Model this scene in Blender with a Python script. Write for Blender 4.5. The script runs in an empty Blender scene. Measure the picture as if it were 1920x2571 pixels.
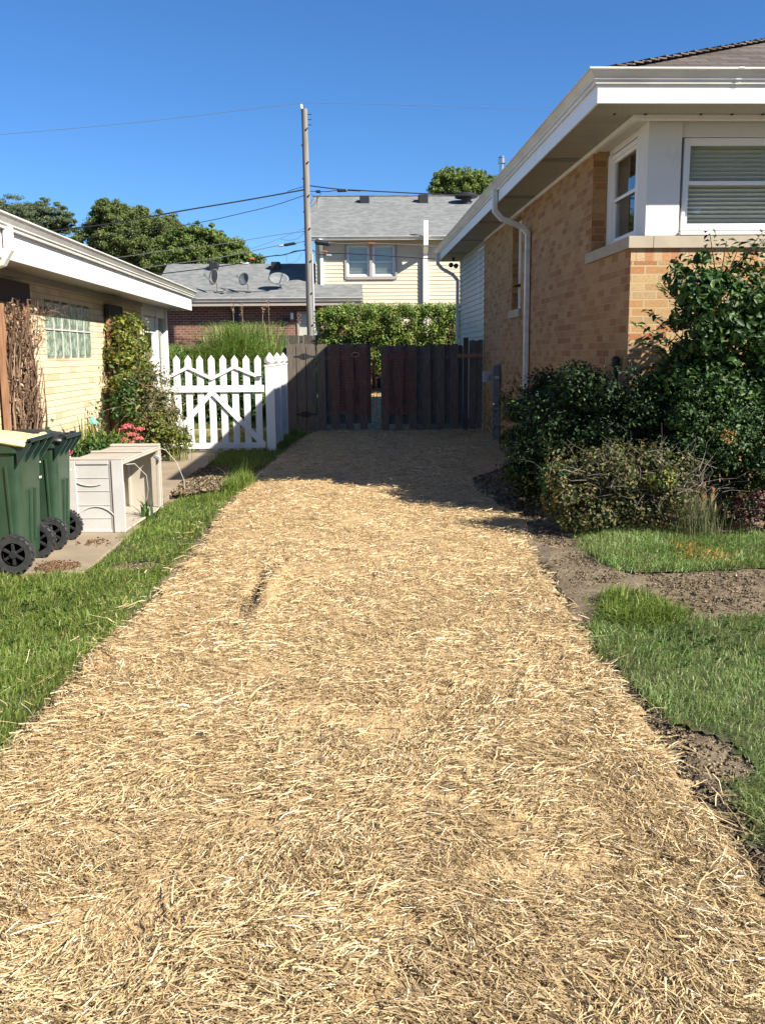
import bpy, math, random
import numpy as np
from mathutils import Matrix, Vector
random.seed(11); rng = np.random.default_rng(11)
scene = bpy.context.scene
COL = scene.collection
R_ = math.radians

# ------------------------------------------------------------------ camera model (solved from the photograph)
PW, PH, PF, EYE = 1920., 2571., 2357., 1.62
ROLL, PITCH, YAW = R_(0.5), R_(9.591), R_(2.121)
_F = np.array([math.sin(YAW)*math.cos(PITCH), math.cos(YAW)*math.cos(PITCH), -math.sin(PITCH)])
_R = np.array([math.cos(YAW), -math.sin(YAW), 0.]); _D = np.cross(_F, _R)
def at(x, y, X=None, Y=None, Z=None):
    c, s = math.cos(ROLL), math.sin(ROLL); dx, dy = x-PW/2, y-PH/2
    d = _F*PF + _R*(c*dx-s*dy) + _D*(s*dx+c*dy)
    if X is not None: t = X/d[0]
    elif Y is not None: t = Y/d[1]
    else: t = ((Z or 0)-EYE)/d[2]
    return (float(d[0]*t), float(d[1]*t), float(EYE+d[2]*t))

# ------------------------------------------------------------------ materials
def _inp(b, names, v):
    for n in names:
        if n in b.inputs: b.inputs[n].default_value = v; return
def rgb(c): return (c[0], c[1], c[2], 1)
def nodes(name):
    m = bpy.data.materials.new(name); m.use_nodes = True
    nt = m.node_tree; b = nt.nodes['Principled BSDF']
    return m, nt, b
def coord(nt, kind='Object', scale=None):
    t = nt.nodes.new('ShaderNodeTexCoord'); out = t.outputs[kind]
    if scale:
        mp = nt.nodes.new('ShaderNodeMapping'); mp.inputs['Scale'].default_value = scale
        nt.links.new(out, mp.inputs['Vector']); out = mp.outputs['Vector']
    return out
def noise(nt, vec, scale, detail=4, rough=.55):
    n = nt.nodes.new('ShaderNodeTexNoise'); n.inputs['Scale'].default_value = scale
    n.inputs['Detail'].default_value = detail; n.inputs['Roughness'].default_value = rough
    if vec is not None: nt.links.new(vec, n.inputs['Vector'])
    return n.outputs['Fac']
def ramp(nt, fac, stops, interp='LINEAR'):
    r = nt.nodes.new('ShaderNodeValToRGB'); r.color_ramp.interpolation = interp
    e = r.color_ramp.elements
    while len(e) < len(stops): e.new(.5)
    for i, (p, c) in enumerate(stops): e[i].position = p; e[i].color = rgb(c)
    nt.links.new(fac, r.inputs['Fac']); return r.outputs['Color']
def mixc(nt, fac, a, b, mode='MIX'):
    m = nt.nodes.new('ShaderNodeMix'); m.data_type = 'RGBA'; m.blend_type = mode
    for s, v in ((m.inputs[0], fac), (m.inputs[6], a), (m.inputs[7], b)):
        if hasattr(v, 'links') or hasattr(v, 'is_linked'): nt.links.new(v, s)
        elif isinstance(v, (int, float)): s.default_value = v
        else: s.default_value = rgb(v)
    return m.outputs[2]
def bump(nt, b, h, strength=.3, dist=.01, prev=None):
    n = nt.nodes.new('ShaderNodeBump'); n.inputs['Strength'].default_value = strength
    n.inputs['Distance'].default_value = dist; nt.links.new(h, n.inputs['Height'])
    if prev is not None: nt.links.new(prev, n.inputs['Normal'])
    nt.links.new(n.outputs['Normal'], b.inputs['Normal']); return n.outputs['Normal']
def M(name, c, c2=None, rough=.6, metal=0, spec=.5, ns=4., stretch=None, bmp=0., bs=60., bd=.004, kind='Object', contrast=(.35, .65)):
    m, nt, b = nodes(name); b.inputs['Base Color'].default_value = rgb(c)
    b.inputs['Roughness'].default_value = rough; b.inputs['Metallic'].default_value = metal
    _inp(b, ['Specular IOR Level', 'Specular'], spec)
    v = coord(nt, kind, stretch)
    if c2 is not None:
        col = ramp(nt, noise(nt, v, ns, 6, .6), [(contrast[0], c), (contrast[1], c2)]); nt.links.new(col, b.inputs['Base Color'])
    if bmp: bump(nt, b, noise(nt, v, bs, 4), bmp, bd)
    return m
def island(name, stops, rough=.5, trans=.0, spec=.4, patch=None, ns=1.5):
    """many small pieces (leaves, straws, blades): each piece takes its own colour"""
    m, nt, b = nodes(name); g = nt.nodes.new('ShaderNodeNewGeometry')
    col = ramp(nt, g.outputs['Random Per Island'], stops)
    if patch is not None:
        n = noise(nt, coord(nt, 'Object'), ns, 3, .5)
        f = ramp(nt, n, [(.42, (0, 0, 0)), (.68, (.8, .8, .8))])
        col = mixc(nt, f, col, mixc(nt, .75, col, patch))
    nt.links.new(col, b.inputs['Base Color']); b.inputs['Roughness'].default_value = rough
    _inp(b, ['Specular IOR Level', 'Specular'], spec)
    if trans:
        t = nt.nodes.new('ShaderNodeBsdfTranslucent'); nt.links.new(mixc(nt, 1., col, (1, .95, .45), 'MULTIPLY'), t.inputs['Color'])
        mx = nt.nodes.new('ShaderNodeMixShader'); mx.inputs[0].default_value = trans
        nt.links.new(b.outputs[0], mx.inputs[1]); nt.links.new(t.outputs[0], mx.inputs[2])
        nt.links.new(mx.outputs[0], nt.nodes['Material Output'].inputs['Surface'])
    return m
def brick_mat(name, pal, mortar, bw=.25, rh=.082, ms=.006, rough=.85, pit=.0, msm=.1, bstr=.6):
    m, nt, b = nodes(name); uv = coord(nt, 'UV')
    t = nt.nodes.new('ShaderNodeTexBrick'); nt.links.new(uv, t.inputs['Vector'])
    for k, v in (('Scale', 1), ('Mortar Size', ms), ('Mortar Smooth', msm), ('Bias', 0), ('Brick Width', bw), ('Row Height', rh)):
        t.inputs[k].default_value = v
    t.inputs['Color1'].default_value = (0, 0, 0, 1); t.inputs['Color2'].default_value = (1, 1, 1, 1); t.inputs['Mortar'].default_value = (.5, .5, .5, 1)
    n1 = noise(nt, uv, 35, 6, .7)
    col = ramp(nt, t.outputs['Color'], pal)
    col = mixc(nt, ramp(nt, n1, [(.35, (0, 0, 0)), (.75, (1, 1, 1))]), col, mixc(nt, .45, col, (.1, .05, .025)))
    if pit:
        v = nt.nodes.new('ShaderNodeTexVoronoi'); v.inputs['Scale'].default_value = 1
        mp = nt.nodes.new('ShaderNodeMapping'); mp.inputs['Scale'].default_value = (70, 38, 1); nt.links.new(uv, mp.inputs['Vector']); nt.links.new(mp.outputs[0], v.inputs['Vector'])
        pf = ramp(nt, v.outputs['Distance'], [(.10, (1, 1, 1)), (.22, (0, 0, 0))])
        pm = mixc(nt, ramp(nt, noise(nt, uv, 9, 2), [(.45, (0, 0, 0)), (.6, (1, 1, 1))]), (0, 0, 0), pf)
        col = mixc(nt, pm, col, (.09, .05, .025))
    col = mixc(nt, t.outputs['Fac'], col, mortar)
    big = noise(nt, uv, .7, 3)
    col = mixc(nt, ramp(nt, big, [(.4, (0, 0, 0)), (.7, (1, 1, 1))]), col, mixc(nt, .12, col, (.1, .08, .06)))
    nt.links.new(col, b.inputs['Base Color']); b.inputs['Roughness'].default_value = rough
    inv = nt.nodes.new('ShaderNodeMath'); inv.operation = 'SUBTRACT'; inv.inputs[0].default_value = 1; nt.links.new(t.outputs['Fac'], inv.inputs[1])
    p = bump(nt, b, inv.outputs[0], bstr, .006); bump(nt, b, n1, .35, .003, p)
    return m
def shingle_mat(name, pal, bw=.3, rh=.13):
    return brick_mat(name, pal, (pal[0][1][0]*.25, pal[0][1][1]*.25, pal[0][1][2]*.25), bw, rh, .007, .95, 0, .3, .8)
def glass_mat(name, tint=(.86, .9, .87), refl=.5):
    m, nt, b = nodes(name); nt.nodes.remove(b)
    lw = nt.nodes.new('ShaderNodeLayerWeight'); lw.inputs['Blend'].default_value = .5
    pw = nt.nodes.new('ShaderNodeMath'); pw.operation = 'POWER'; nt.links.new(lw.outputs['Facing'], pw.inputs[0]); pw.inputs[1].default_value = 4
    fr = nt.nodes.new('ShaderNodeMath'); fr.operation = 'MULTIPLY_ADD'; nt.links.new(pw.outputs[0], fr.inputs[0]); fr.inputs[1].default_value = .85; fr.inputs[2].default_value = .11
    g = nt.nodes.new('ShaderNodeBsdfGlossy'); g.inputs['Roughness'].default_value = .015
    t = nt.nodes.new('ShaderNodeBsdfTransparent'); t.inputs['Color'].default_value = rgb(tint)
    n = nt.nodes.new('ShaderNodeBump'); n.inputs['Strength'].default_value = .08; n.inputs['Distance'].default_value = .01
    nt.links.new(noise(nt, coord(nt), 1.7, 2), n.inputs['Height']); nt.links.new(n.outputs[0], g.inputs['Normal'])
    mx = nt.nodes.new('ShaderNodeMixShader'); nt.links.new(fr.outputs[0], mx.inputs[0])
    nt.links.new(t.outputs[0], mx.inputs[1]); nt.links.new(g.outputs[0], mx.inputs[2])
    nt.links.new(mx.outputs[0], nt.nodes['Material Output'].inputs['Surface']); return m

m_white = M('white_paint', (.74, .74, .72), (.60, .59, .56), rough=.4, ns=3.5, stretch=(1, 1, .35), contrast=(.55, .85), bmp=.15, bs=25, bd=.003)
m_whiteold = M('weathered_white_paint', (.64, .63, .60), (.50, .48, .43), rough=.6, ns=7, stretch=(1, 1, .5), bmp=.3, bs=40, contrast=(.6, .8))
m_gutter = M('gutter_enamel', (.62, .61, .57), (.47, .45, .41), rough=.35, ns=2.2, stretch=(1, .6, 3), bmp=.05, bs=8, contrast=(.45, .75))
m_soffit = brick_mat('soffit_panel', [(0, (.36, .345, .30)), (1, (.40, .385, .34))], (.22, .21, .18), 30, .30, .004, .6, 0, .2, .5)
m_sofvent = M('vented_soffit', (.17, .165, .15), (.22, .21, .19), rough=.7, ns=60)
m_brick = brick_mat('tan_brick', [(0, (.30, .115, .04)), (.2, (.42, .19, .065)), (.42, (.46, .27, .10)), (.62, (.38, .26, .12)), (.8, (.52, .36, .16)), (1, (.34, .15, .05))], (.44, .33, .19), .25, .082, .008, pit=1)
m_brickside = brick_mat('tan_brick_shaded_side', [(0, (.26, .105, .03)), (.25, (.34, .165, .055)), (.5, (.39, .22, .08)), (.8, (.42, .26, .105)), (1, (.29, .13, .042))], (.35, .225, .105), .25, .082, .005, pit=0)  # darker copy of the front brick, the side wall's shade put into its palette
m_rowlock = brick_mat('rowlock_brick', [(0, (.46, .20, .08)), (.35, (.52, .32, .14)), (.7, (.56, .40, .22)), (1, (.54, .24, .09))], (.36, .25, .15), .088, .5, .007, pit=1)
m_cream = brick_mat('cream_brick', [(0, (.60, .47, .30)), (.35, (.68, .56, .38)), (.8, (.72, .61, .43)), (1, (.54, .42, .30))], (.62, .50, .33), .30, .082, .0, pit=0, bstr=0)
def _cream():   # only the bed joints show: raked lines
    m, nt, b = nodes('cream_brick_wall'); uv = coord(nt, 'UV')
    t = nt.nodes.new('ShaderNodeTexBrick'); nt.links.new(uv, t.inputs['Vector'])
    for k, v in (('Scale', 1), ('Mortar Size', 0), ('Bias', 0), ('Brick Width', .3), ('Row Height', .082)): t.inputs[k].default_value = v
    t.inputs['Color1'].default_value = (0, 0, 0, 1); t.inputs['Color2'].default_value = (1, 1, 1, 1)
    col = ramp(nt, t.outputs['Color'], [(0, (.50, .37, .225)), (.12, (.57, .45, .285)), (.4, (.62, .50, .325)), (1, (.66, .54, .355))])
    sp = nt.nodes.new('ShaderNodeSeparateXYZ'); nt.links.new(uv, sp.inputs[0])
    d = nt.nodes.new('ShaderNodeMath'); d.operation = 'DIVIDE'; nt.links.new(sp.outputs[1], d.inputs[0]); d.inputs[1].default_value = .082
    f = nt.nodes.new('ShaderNodeMath'); f.operation = 'FRACT'; nt.links.new(d.outputs[0], f.inputs[0])
    l = ramp(nt, f.outputs[0], [(0, (0, 0, 0)), (.07, (0, 0, 0)), (.1, (1, 1, 1))])
    col = mixc(nt, l, (.27, .19, .115), col)
    n1 = noise(nt, uv, 50, 5, .7); col = mixc(nt, ramp(nt, n1, [(.4, (0, 0, 0)), (.8, (1, 1, 1))]), col, mixc(nt, .35, col, (.2, .13, .08)))
    nt.links.new(col, b.inputs['Base Color']); b.inputs['Roughness'].default_value = .85
    bw = nt.nodes.new('ShaderNodeRGBToBW'); nt.links.new(l, bw.inputs[0])
    p = bump(nt, b, bw.outputs[0], .5, .008); bump(nt, b, n1, .25, .003, p); return m
m_cream = _cream()
m_redbrick = brick_mat('dark_red_brick', [(0, (.10, .035, .025)), (.5, (.16, .055, .038)), (1, (.22, .085, .055))], (.26, .19, .16), .22, .085, .010)
m_stone = M('limestone_sill', (.38, .32, .235), (.32, .265, .19), rough=.8, ns=5, bmp=.2, bs=90)
m_roofbrown = shingle_mat('brown_shingle', [(0, (.045, .037, .032)), (.5, (.085, .071, .062)), (1, (.13, .11, .096))], .32, .15)
def _grey():
    m, nt, b = nodes('grey_shingle'); uv = coord(nt, 'UV')
    t = nt.nodes.new('ShaderNodeTexBrick'); nt.links.new(uv, t.inputs['Vector'])
    for k, v in (('Scale', 1), ('Mortar Size', 0), ('Bias', 0), ('Brick Width', .17), ('Row Height', .14)): t.inputs[k].default_value = v
    t.inputs['Color1'].default_value = (0, 0, 0, 1); t.inputs['Color2'].default_value = (1, 1, 1, 1); t.offset_frequency = 2; t.squash = 1.6; t.squash_frequency = 3
    mp = nt.nodes.new('ShaderNodeMapping'); mp.inputs['Scale'].default_value = (2, 9, 1); nt.links.new(uv, mp.inputs['Vector'])
    n = noise(nt, mp.outputs[0], 1.5, 5, .65); c = ramp(nt, t.outputs['Color'], [(0, (.125, .132, .13)), (.5, (.165, .172, .167)), (1, (.205, .21, .20))])
    c = mixc(nt, ramp(nt, n, [(.35, (0, 0, 0)), (.65, (1, 1, 1))]), mixc(nt, .35, c, (.085, .09, .09)), c)
    nt.links.new(c, b.inputs['Base Color']); b.inputs['Roughness'].default_value = .95; bump(nt, b, noise(nt, uv, 60, 3), .4, .005); return m
m_roofgrey = _grey()
m_siding = M('cream_siding', (.60, .53, .38), (.56, .49, .35), rough=.5, ns=1.2)
m_siding2 = M('pale_siding', (.42, .42, .38), (.38, .38, .34), rough=.5, ns=1.2)
m_taupe = M('taupe_trim', (.30, .27, .235), rough=.6)
m_glass = glass_mat('window_glass')
m_blind = M('blind_slat', (.66, .66, .60), rough=.6)
m_dark = M('dark_interior', (.02, .02, .022), rough=.9)
m_black = M('black_plastic', (.016, .017, .018), rough=.45, bmp=.1, bs=80)
m_tyre = M('tyre_rubber', (.018, .019, .021), (.04, .04, .04), rough=.55, ns=20)
m_bin = M('green_cart_plastic', (.015, .038, .02), (.032, .062, .036), rough=.36, ns=3, stretch=(1, 1, .6), bmp=.15, bs=6, bd=.01)
m_bindark = M('dark_green_plastic', (.009, .022, .018), rough=.35)
m_lidy = M('yellow_lid_plastic', (.74, .60, .29), (.68, .55, .25), rough=.45, ns=4)
m_steel = M('bright_metal', (.55, .55, .55), rough=.3, metal=1)
m_box = M('beige_resin', (.42, .375, .31), (.34, .30, .245), rough=.5, ns=3.5, bmp=.1, bs=60, contrast=(.45, .75))
m_boxlight = M('light_resin', (.52, .505, .475), (.45, .435, .41), rough=.5, ns=3)
m_fence = M('weathered_fence_wood', (.14, .115, .09), (.07, .058, .047), rough=.85, ns=9, stretch=(6, 6, .5), bmp=.5, bs=25, bd=.004)
m_fencedark = M('dark_fence_wood', (.07, .06, .05), (.04, .036, .032), rough=.9, ns=9, stretch=(6, 6, .5))
m_pole = M('weathered_pole_wood', (.25, .23, .20), (.15, .137, .12), rough=.85, ns=6, stretch=(5, 5, .25), bmp=.4, bs=14)
m_trellis = M('brown_stained_wood', (.30, .16, .085), (.17, .085, .045), rough=.75, ns=8, stretch=(5, 5, .5), bmp=.3, bs=30)
m_darkwood = M('dark_board', (.035, .025, .02), rough=.8)
m_iron = M('black_iron', (.012, .012, .013), rough=.6)
m_concrete = M('old_concrete', (.285, .225, .15), (.20, .155, .105), rough=.9, ns=2.2, bmp=.35, bs=70, contrast=(.35, .7))
m_grey = M('utility_grey_enamel', (.16, .165, .17), (.12, .125, .13), rough=.5, ns=4)
m_lightgrey = M('light_grey_plastic', (.34, .36, .37), rough=.5)
m_dish = M('grey_dish', (.12, .135, .15), (.10, .11, .12), rough=.6, ns=3)
m_dishbrown = M('sun_shadow_dish', (.36, .27, .17), (.20, .20, .20), rough=.5, ns=3)  # brown and grey mottling stands in for sun and shadow on the dish
m_wire = M('cable_black', (.012, .012, .013), rough=.6)
m_wiregrey = M('cable_grey', (.13, .13, .13), rough=.5)
m_orange = M('orange_marker', (.32, .09, .02), rough=.6)
m_net = M('orange_netting_plastic', (.42, .07, .03), (.13, .025, .015), rough=.6, ns=2.5)
m_teal = M('teal_enamel', (.14, .48, .38), rough=.35)
m_timber = M('landscape_timber', (.33, .24, .15), (.22, .16, .10), rough=.85, ns=5)
m_rope = M('beige_rope', (.42, .34, .22), rough=.9)
m_bark = M('bark', (.11, .08, .055), (.05, .038, .028), rough=.9, ns=8, bmp=.5, bs=20)
m_twig = island('dry_twig', [(0, (.22, .16, .10)), (.5, (.34, .26, .17)), (1, (.45, .35, .24))], rough=.8)
m_twigg = island('grey_twig', [(0, (.10, .085, .065)), (1, (.24, .20, .15))], rough=.8)
m_vine = island('dry_vine', [(0, (.05, .03, .018)), (.45, (.12, .072, .042)), (.85, (.22, .14, .085)), (1, (.40, .29, .19))], rough=.8)
m_cord = M('white_cord', (.75, .72, .62), rough=.6)

G = lambda *s: list(s)
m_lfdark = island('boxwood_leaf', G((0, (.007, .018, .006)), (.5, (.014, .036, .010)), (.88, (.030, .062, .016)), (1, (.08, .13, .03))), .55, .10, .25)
m_lfmid = island('mid_green_leaf', G((0, (.014, .036, .009)), (.5, (.03, .07, .016)), (1, (.08, .14, .035))), .5, .2, .3)
m_lfvib = island('broad_green_leaf', G((0, (.014, .04, .010)), (.5, (.03, .075, .016)), (.85, (.06, .12, .025)), (1, (.12, .18, .04))), .5, .25, .3)
m_lfdry = island('drying_leaf', G((0, (.022, .04, .012)), (.4, (.065, .085, .024)), (.7, (.13, .11, .038)), (.88, (.18, .105, .045)), (1, (.10, .17, .045))), .6, .2)
m_lfyel = island('yellow_green_leaf', G((0, (.055, .10, .018)), (.5, (.13, .17, .03)), (.85, (.25, .25, .05)), (1, (.36, .28, .06))), .5, .3)
m_lfhedge = island('hedge_leaf', G((0, (.055, .105, .016)), (.5, (.12, .20, .03)), (.86, (.21, .27, .05)), (1, (.44, .38, .07))), .5, .3)
m_lftree = island('tree_leaf', G((0, (.065, .10, .03)), (.5, (.12, .165, .05)), (1, (.22, .24, .09))), .7, .3, .2)
m_lftree2 = island('tree_leaf_bright', G((0, (.07, .12, .028)), (.5, (.14, .205, .05)), (1, (.25, .29, .09))), .7, .3, .2)
m_lftree3 = island('fir_needle', G((0, (.065, .10, .05)), (.5, (.11, .15, .075)), (1, (.18, .21, .11))), .7, .2, .2)
m_miscanthus = island('ornamental_grass_blade', G((0, (.10, .19, .035)), (.5, (.20, .31, .07)), (.95, (.34, .41, .12)), (1, (.45, .42, .2))), .5, .3)
m_seed = island('seed_head', G((0, (.22, .12, .07)), (1, (.36, .24, .14))), .8, .2)
m_grassL = island('lawn_blade', G((0, (.075, .14, .02)), (.5, (.15, .235, .038)), (.9, (.25, .32, .065)), (1, (.46, .39, .18))), .5, .3, patch=(.09, .12, .02), ns=2.2)
m_grassR = island('lawn_blade_grey', G((0, (.075, .15, .03)), (.5, (.145, .245, .055)), (.88, (.24, .33, .10)), (1, (.46, .40, .22))), .45, .25, patch=(.15, .16, .06), ns=1.6)
m_wisp = island('dry_grass_wisp', G((0, (.05, .08, .025)), (.5, (.10, .12, .045)), (1, (.24, .22, .12))), .7, .2)
m_pink = island('sedum_pink', G((0, (.42, .075, .09)), (.5, (.55, .13, .14)), (1, (.65, .22, .20))), .7, .1)
m_orangel = island('orange_leaf', G((0, (.26, .12, .03)), (1, (.48, .28, .07))), .6, .2)
m_red = island('dark_red_leaf', G((0, (.02, .016, .01)), (.6, (.05, .018, .015)), (1, (.12, .02, .025))), .5, .1)
m_orangef = island('orange_petal', G((0, (.60, .14, .03)), (1, (.75, .30, .08))), .6, .2)
m_straw = island('straw_stalk', G((0, (.13, .085, .04)), (.16, (.28, .19, .09)), (.38, (.46, .33, .165)), (.72, (.62, .47, .25)), (.94, (.74, .60, .36)), (1, (.88, .84, .70))), .5, .08, .35, patch=(.40, .285, .15), ns=1.4)
m_clod = island('soil_clod', G((0, (.11, .08, .047)), (.6, (.18, .137, .082)), (1, (.30, .235, .148))), .95)
m_chip = island('bark_chip', G((0, (.07, .035, .02)), (.6, (.18, .10, .05)), (1, (.34, .22, .12))), .9)

def soil_mat():
    m, nt, b = nodes('bare_soil'); v = coord(nt)
    n = noise(nt, v, 3.5, 8, .65); n2 = noise(nt, v, 40, 6, .7)
    c = ramp(nt, n, [(.3, (.115, .085, .048)), (.48, (.175, .132, .078)), (.7, (.29, .225, .14))])
    c = mixc(nt, ramp(nt, n2, [(.4, (0, 0, 0)), (.7, (1, 1, 1))]), c, mixc(nt, .5, c, (.03, .02, .015)))
    nt.links.new(c, b.inputs['Base Color']); b.inputs['Roughness'].default_value = .95
    p = bump(nt, b, n, .6, .05); bump(nt, b, n2, .8, .02, p); return m
m_soil = soil_mat()
m_lawnbase = M('lawn_thatch', (.035, .05, .014), (.085, .075, .032), rough=.95, ns=6, bmp=.5, bs=50, bd=.02)
def strawbase():
    m, nt, b = nodes('straw_litter'); 
    v = coord(nt, 'Object'); layers = None
    for i, (sx, sy, rot) in enumerate(((18, 170, .2), (25, 190, -.5), (150, 26, .15), (40, 160, 1.0))):
        mp = nt.nodes.new('ShaderNodeMapping'); mp.inputs['Rotation'].default_value = (0, 0, rot); nt.links.new(v, mp.inputs['Vector'])
        mp2 = nt.nodes.new('ShaderNodeMapping'); mp2.inputs['Scale'].default_value = (sx, sy, 1); nt.links.new(mp.outputs[0], mp2.inputs['Vector'])
        n = noise(nt, mp2.outputs[0], 1, 3, .5)
        if layers is None: layers = n
        else:
            mx = nt.nodes.new('ShaderNodeMath'); mx.operation = 'MAXIMUM'; nt.links.new(layers, mx.inputs[0]); nt.links.new(n, mx.inputs[1]); layers = mx.outputs[0]
    c = ramp(nt, layers, [(.46, (.10, .066, .035)), (.56, (.38, .25, .115)), (.66, (.66, .48, .24)), (.8, (.78, .62, .36))])
    n3 = noise(nt, v, 2.6, 6, .7); c = mixc(nt, ramp(nt, n3, [(.55, (0, 0, 0)), (.66, (1, 1, 1))]), c, mixc(nt, .75, c, (.07, .05, .035)))
    nt.links.new(c, b.inputs['Base Color']); b.inputs['Roughness'].default_value = .8
    bump(nt, b, layers, .8, .02); return m
m_strawbase = strawbase()

# ------------------------------------------------------------------ object helpers
def wloc(o):
    v = Vector((0, 0, 0))
    while o is not None: v += o.location; o = o.parent
    return v
def tag(o, label=None, cat=None, group=None, kind=None):
    if label: o['label'] = label
    if cat: o['category'] = cat
    if group: o['group'] = group
    if kind: o['kind'] = kind
    return o
def thing(name, label, cat, loc=(0, 0, 0), group=None):
    o = bpy.data.objects.new(name, None); COL.objects.link(o); o.location = loc
    o.empty_display_size = .1
    return tag(o, label, cat, group)
def copy_tree(o, parent=None):
    c = o.copy(); COL.objects.link(c); c.parent = parent
    for ch in [k for k in o.children]: copy_tree(ch, c)
    return c
def finish(me, name, mat, parent, V, uv=True, smooth=False, bevel=0, base=True):
    V = np.asarray(V, dtype=np.float64).reshape(-1, 3)
    if parent is not None: off = np.array(wloc(parent)); loc = (0, 0, 0)
    elif base: off = np.array([(V[:, 0].min()+V[:, 0].max())/2, (V[:, 1].min()+V[:, 1].max())/2, V[:, 2].min()]); loc = tuple(off)
    else: off = np.zeros(3); loc = (0, 0, 0)
    me.vertices.foreach_set('co', (V-off).astype(np.float32).ravel()); me.update()
    if mat is not None: me.materials.append(mat)
    o = bpy.data.objects.new(name, me); COL.objects.link(o); o.location = loc
    if parent is not None: o.parent = parent
    if smooth: me.polygons.foreach_set('use_smooth', np.ones(len(me.polygons), dtype=bool))
    if bevel:
        b = o.modifiers.new('bevel', 'BEVEL'); b.width = bevel; b.segments = 2; b.limit_method = 'ANGLE'; b.angle_limit = R_(40)
    return o
def np_mesh(name, V, F, mat, parent=None, smooth=False, base=True):
    V = np.asarray(V, dtype=np.float32).reshape(-1, 3); F = np.asarray(F, dtype=np.int32); k = F.shape[1]
    me = bpy.data.meshes.new(name); me.vertices.add(len(V)); me.loops.add(F.size); me.polygons.add(len(F))
    me.loops.foreach_set('vertex_index', F.ravel()); me.polygons.foreach_set('loop_start', np.arange(0, F.size, k, dtype=np.int32))
    try: me.polygons.foreach_set('loop_total', np.full(len(F), k, dtype=np.int32))
    except Exception: pass
    me.update(calc_edges=True)
    return finish(me, name, mat, parent, V, smooth=smooth, base=base)
class MB:
    def __init__(s, T=None): s.v = []; s.f = []; s.T = T
    def add(s, vs, fs):
        n = len(s.v)
        for p in vs:
            p = Vector(p)
            if s.T is not None: p = s.T @ p
            s.v.append(tuple(p))
        s.f += [tuple(n+i for i in f) for f in fs]
        return s
    def box(s, x0, x1, y0, y1, z0, z1, R=None):
        vs = [(x, y, z) for x in (x0, x1) for y in (y0, y1) for z in (z0, z1)]
        if R is not None: vs = [R @ Vector(p) for p in vs]
        return s.add(vs, [(0, 1, 3, 2), (4, 6, 7, 5), (0, 4, 5, 1), (2, 3, 7, 6), (0, 2, 6, 4), (1, 5, 7, 3)])
    def quad(s, a, b, c, d): return s.add([a, b, c, d], [(0, 1, 2, 3)])
    def beam(s, p0, p1, w, h, up=(0, 0, 1)):
        p0 = Vector(p0); p1 = Vector(p1); d = (p1-p0).normalized(); u = d.cross(Vector(up)).normalized(); n = u.cross(d)
        vs = []
        for p in (p0, p1):
            for a, b in ((-1, -1), (1, -1), (1, 1), (-1, 1)): vs.append(p+u*(a*w/2)+n*(b*h/2))
        return s.add(vs, [(3, 2, 1, 0), (4, 5, 6, 7), (0, 1, 5, 4), (1, 2, 6, 5), (2, 3, 7, 6), (3, 0, 4, 7)])
    def prism(s, poly, axis, a, b):
        n = len(poly)
        def mk(p, t): return {'x': (t, p[0], p[1]), 'y': (p[0], t, p[1]), 'z': (p[0], p[1], t)}[axis]
        vs = [mk(p, a) for p in poly]+[mk(p, b) for p in poly]
        fs = [tuple(range(n))[::-1], tuple(range(n, 2*n))]+[(i, (i+1) % n, n+(i+1) % n, n+i) for i in range(n)]
        return s.add(vs, fs)
    def tube(s, pts, r, n=8, cap=True):
        pts = [Vector(p) for p in pts]; m = len(pts)
        rs = r if isinstance(r, (list, tuple)) else [r]*m
        vs = []; prev = None
        for i, p in enumerate(pts):
            d = (pts[min(i+1, m-1)]-pts[max(i-1, 0)])
            d = d.normalized() if d.length > 1e-9 else Vector((0, 0, 1))
            a = Vector((0, 0, 1)) if abs(d.z) < .9 else Vector((1, 0, 0))
            u = d.cross(a).normalized() if prev is None else (prev-d*prev.dot(d)).normalized()
            prev = u; w = d.cross(u)
            for k in range(n):
                t = 2*math.pi*k/n; vs.append(p+u*(rs[i]*math.cos(t))+w*(rs[i]*math.sin(t)))
        fs = [(i*n+k, i*n+(k+1) % n, (i+1)*n+(k+1) % n, (i+1)*n+k) for i in range(m-1) for k in range(n)]
        if cap: fs += [tuple(range(n))[::-1], tuple((m-1)*n+k for k in range(n))]
        return s.add(vs, fs)
    def sqtube(s, pts, a, b, upv=(0, 1, 0)):
        """rectangular pipe; upv is the pipe's side direction (constant)"""
        pts = [Vector(p) for p in pts]; m = len(pts); w = Vector(upv).normalized(); vs = []
        for i, p in enumerate(pts):
            d0 = (pts[i]-pts[i-1]).normalized() if i else (pts[1]-pts[0]).normalized()
            d1 = (pts[i+1]-pts[i]).normalized() if i < m-1 else d0
            d = (d0+d1).normalized(); n = d.cross(w).normalized(); k = 1/max(.5, d.dot(d0))
            for x, y in ((-1, -1), (1, -1), (1, 1), (-1, 1)): vs.append(p+w*(x*a/2)+n*(y*b/2*k))
        fs = [(i*4+k, i*4+(k+1) % 4, (i+1)*4+(k+1) % 4, (i+1)*4+k) for i in range(m-1) for k in range(4)]+[(3, 2, 1, 0), tuple((m-1)*4+k for k in range(4))]
        return s.add(vs, fs)
    def sweep(s, prof, path, z):
        """profile (outward, up) swept along a plan path with mitred corners; outward = left of travel"""
        m = len(path); n = len(prof); vs = []
        for i in range(m):
            p = Vector(path[i]).to_2d()
            d0 = (Vector(path[i])-Vector(path[i-1])).to_2d().normalized() if i else None
            d1 = (Vector(path[i+1])-Vector(path[i])).to_2d().normalized() if i < m-1 else None
            d0 = d0 or d1; d1 = d1 or d0
            n0 = Vector((-d0.y, d0.x)); n1 = Vector((-d1.y, d1.x)); b = (n0+n1).normalized(); k = 1/b.dot(n0)
            for u, v in prof: q = p+b*(u*k); vs.append((q.x, q.y, z+v))
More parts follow.
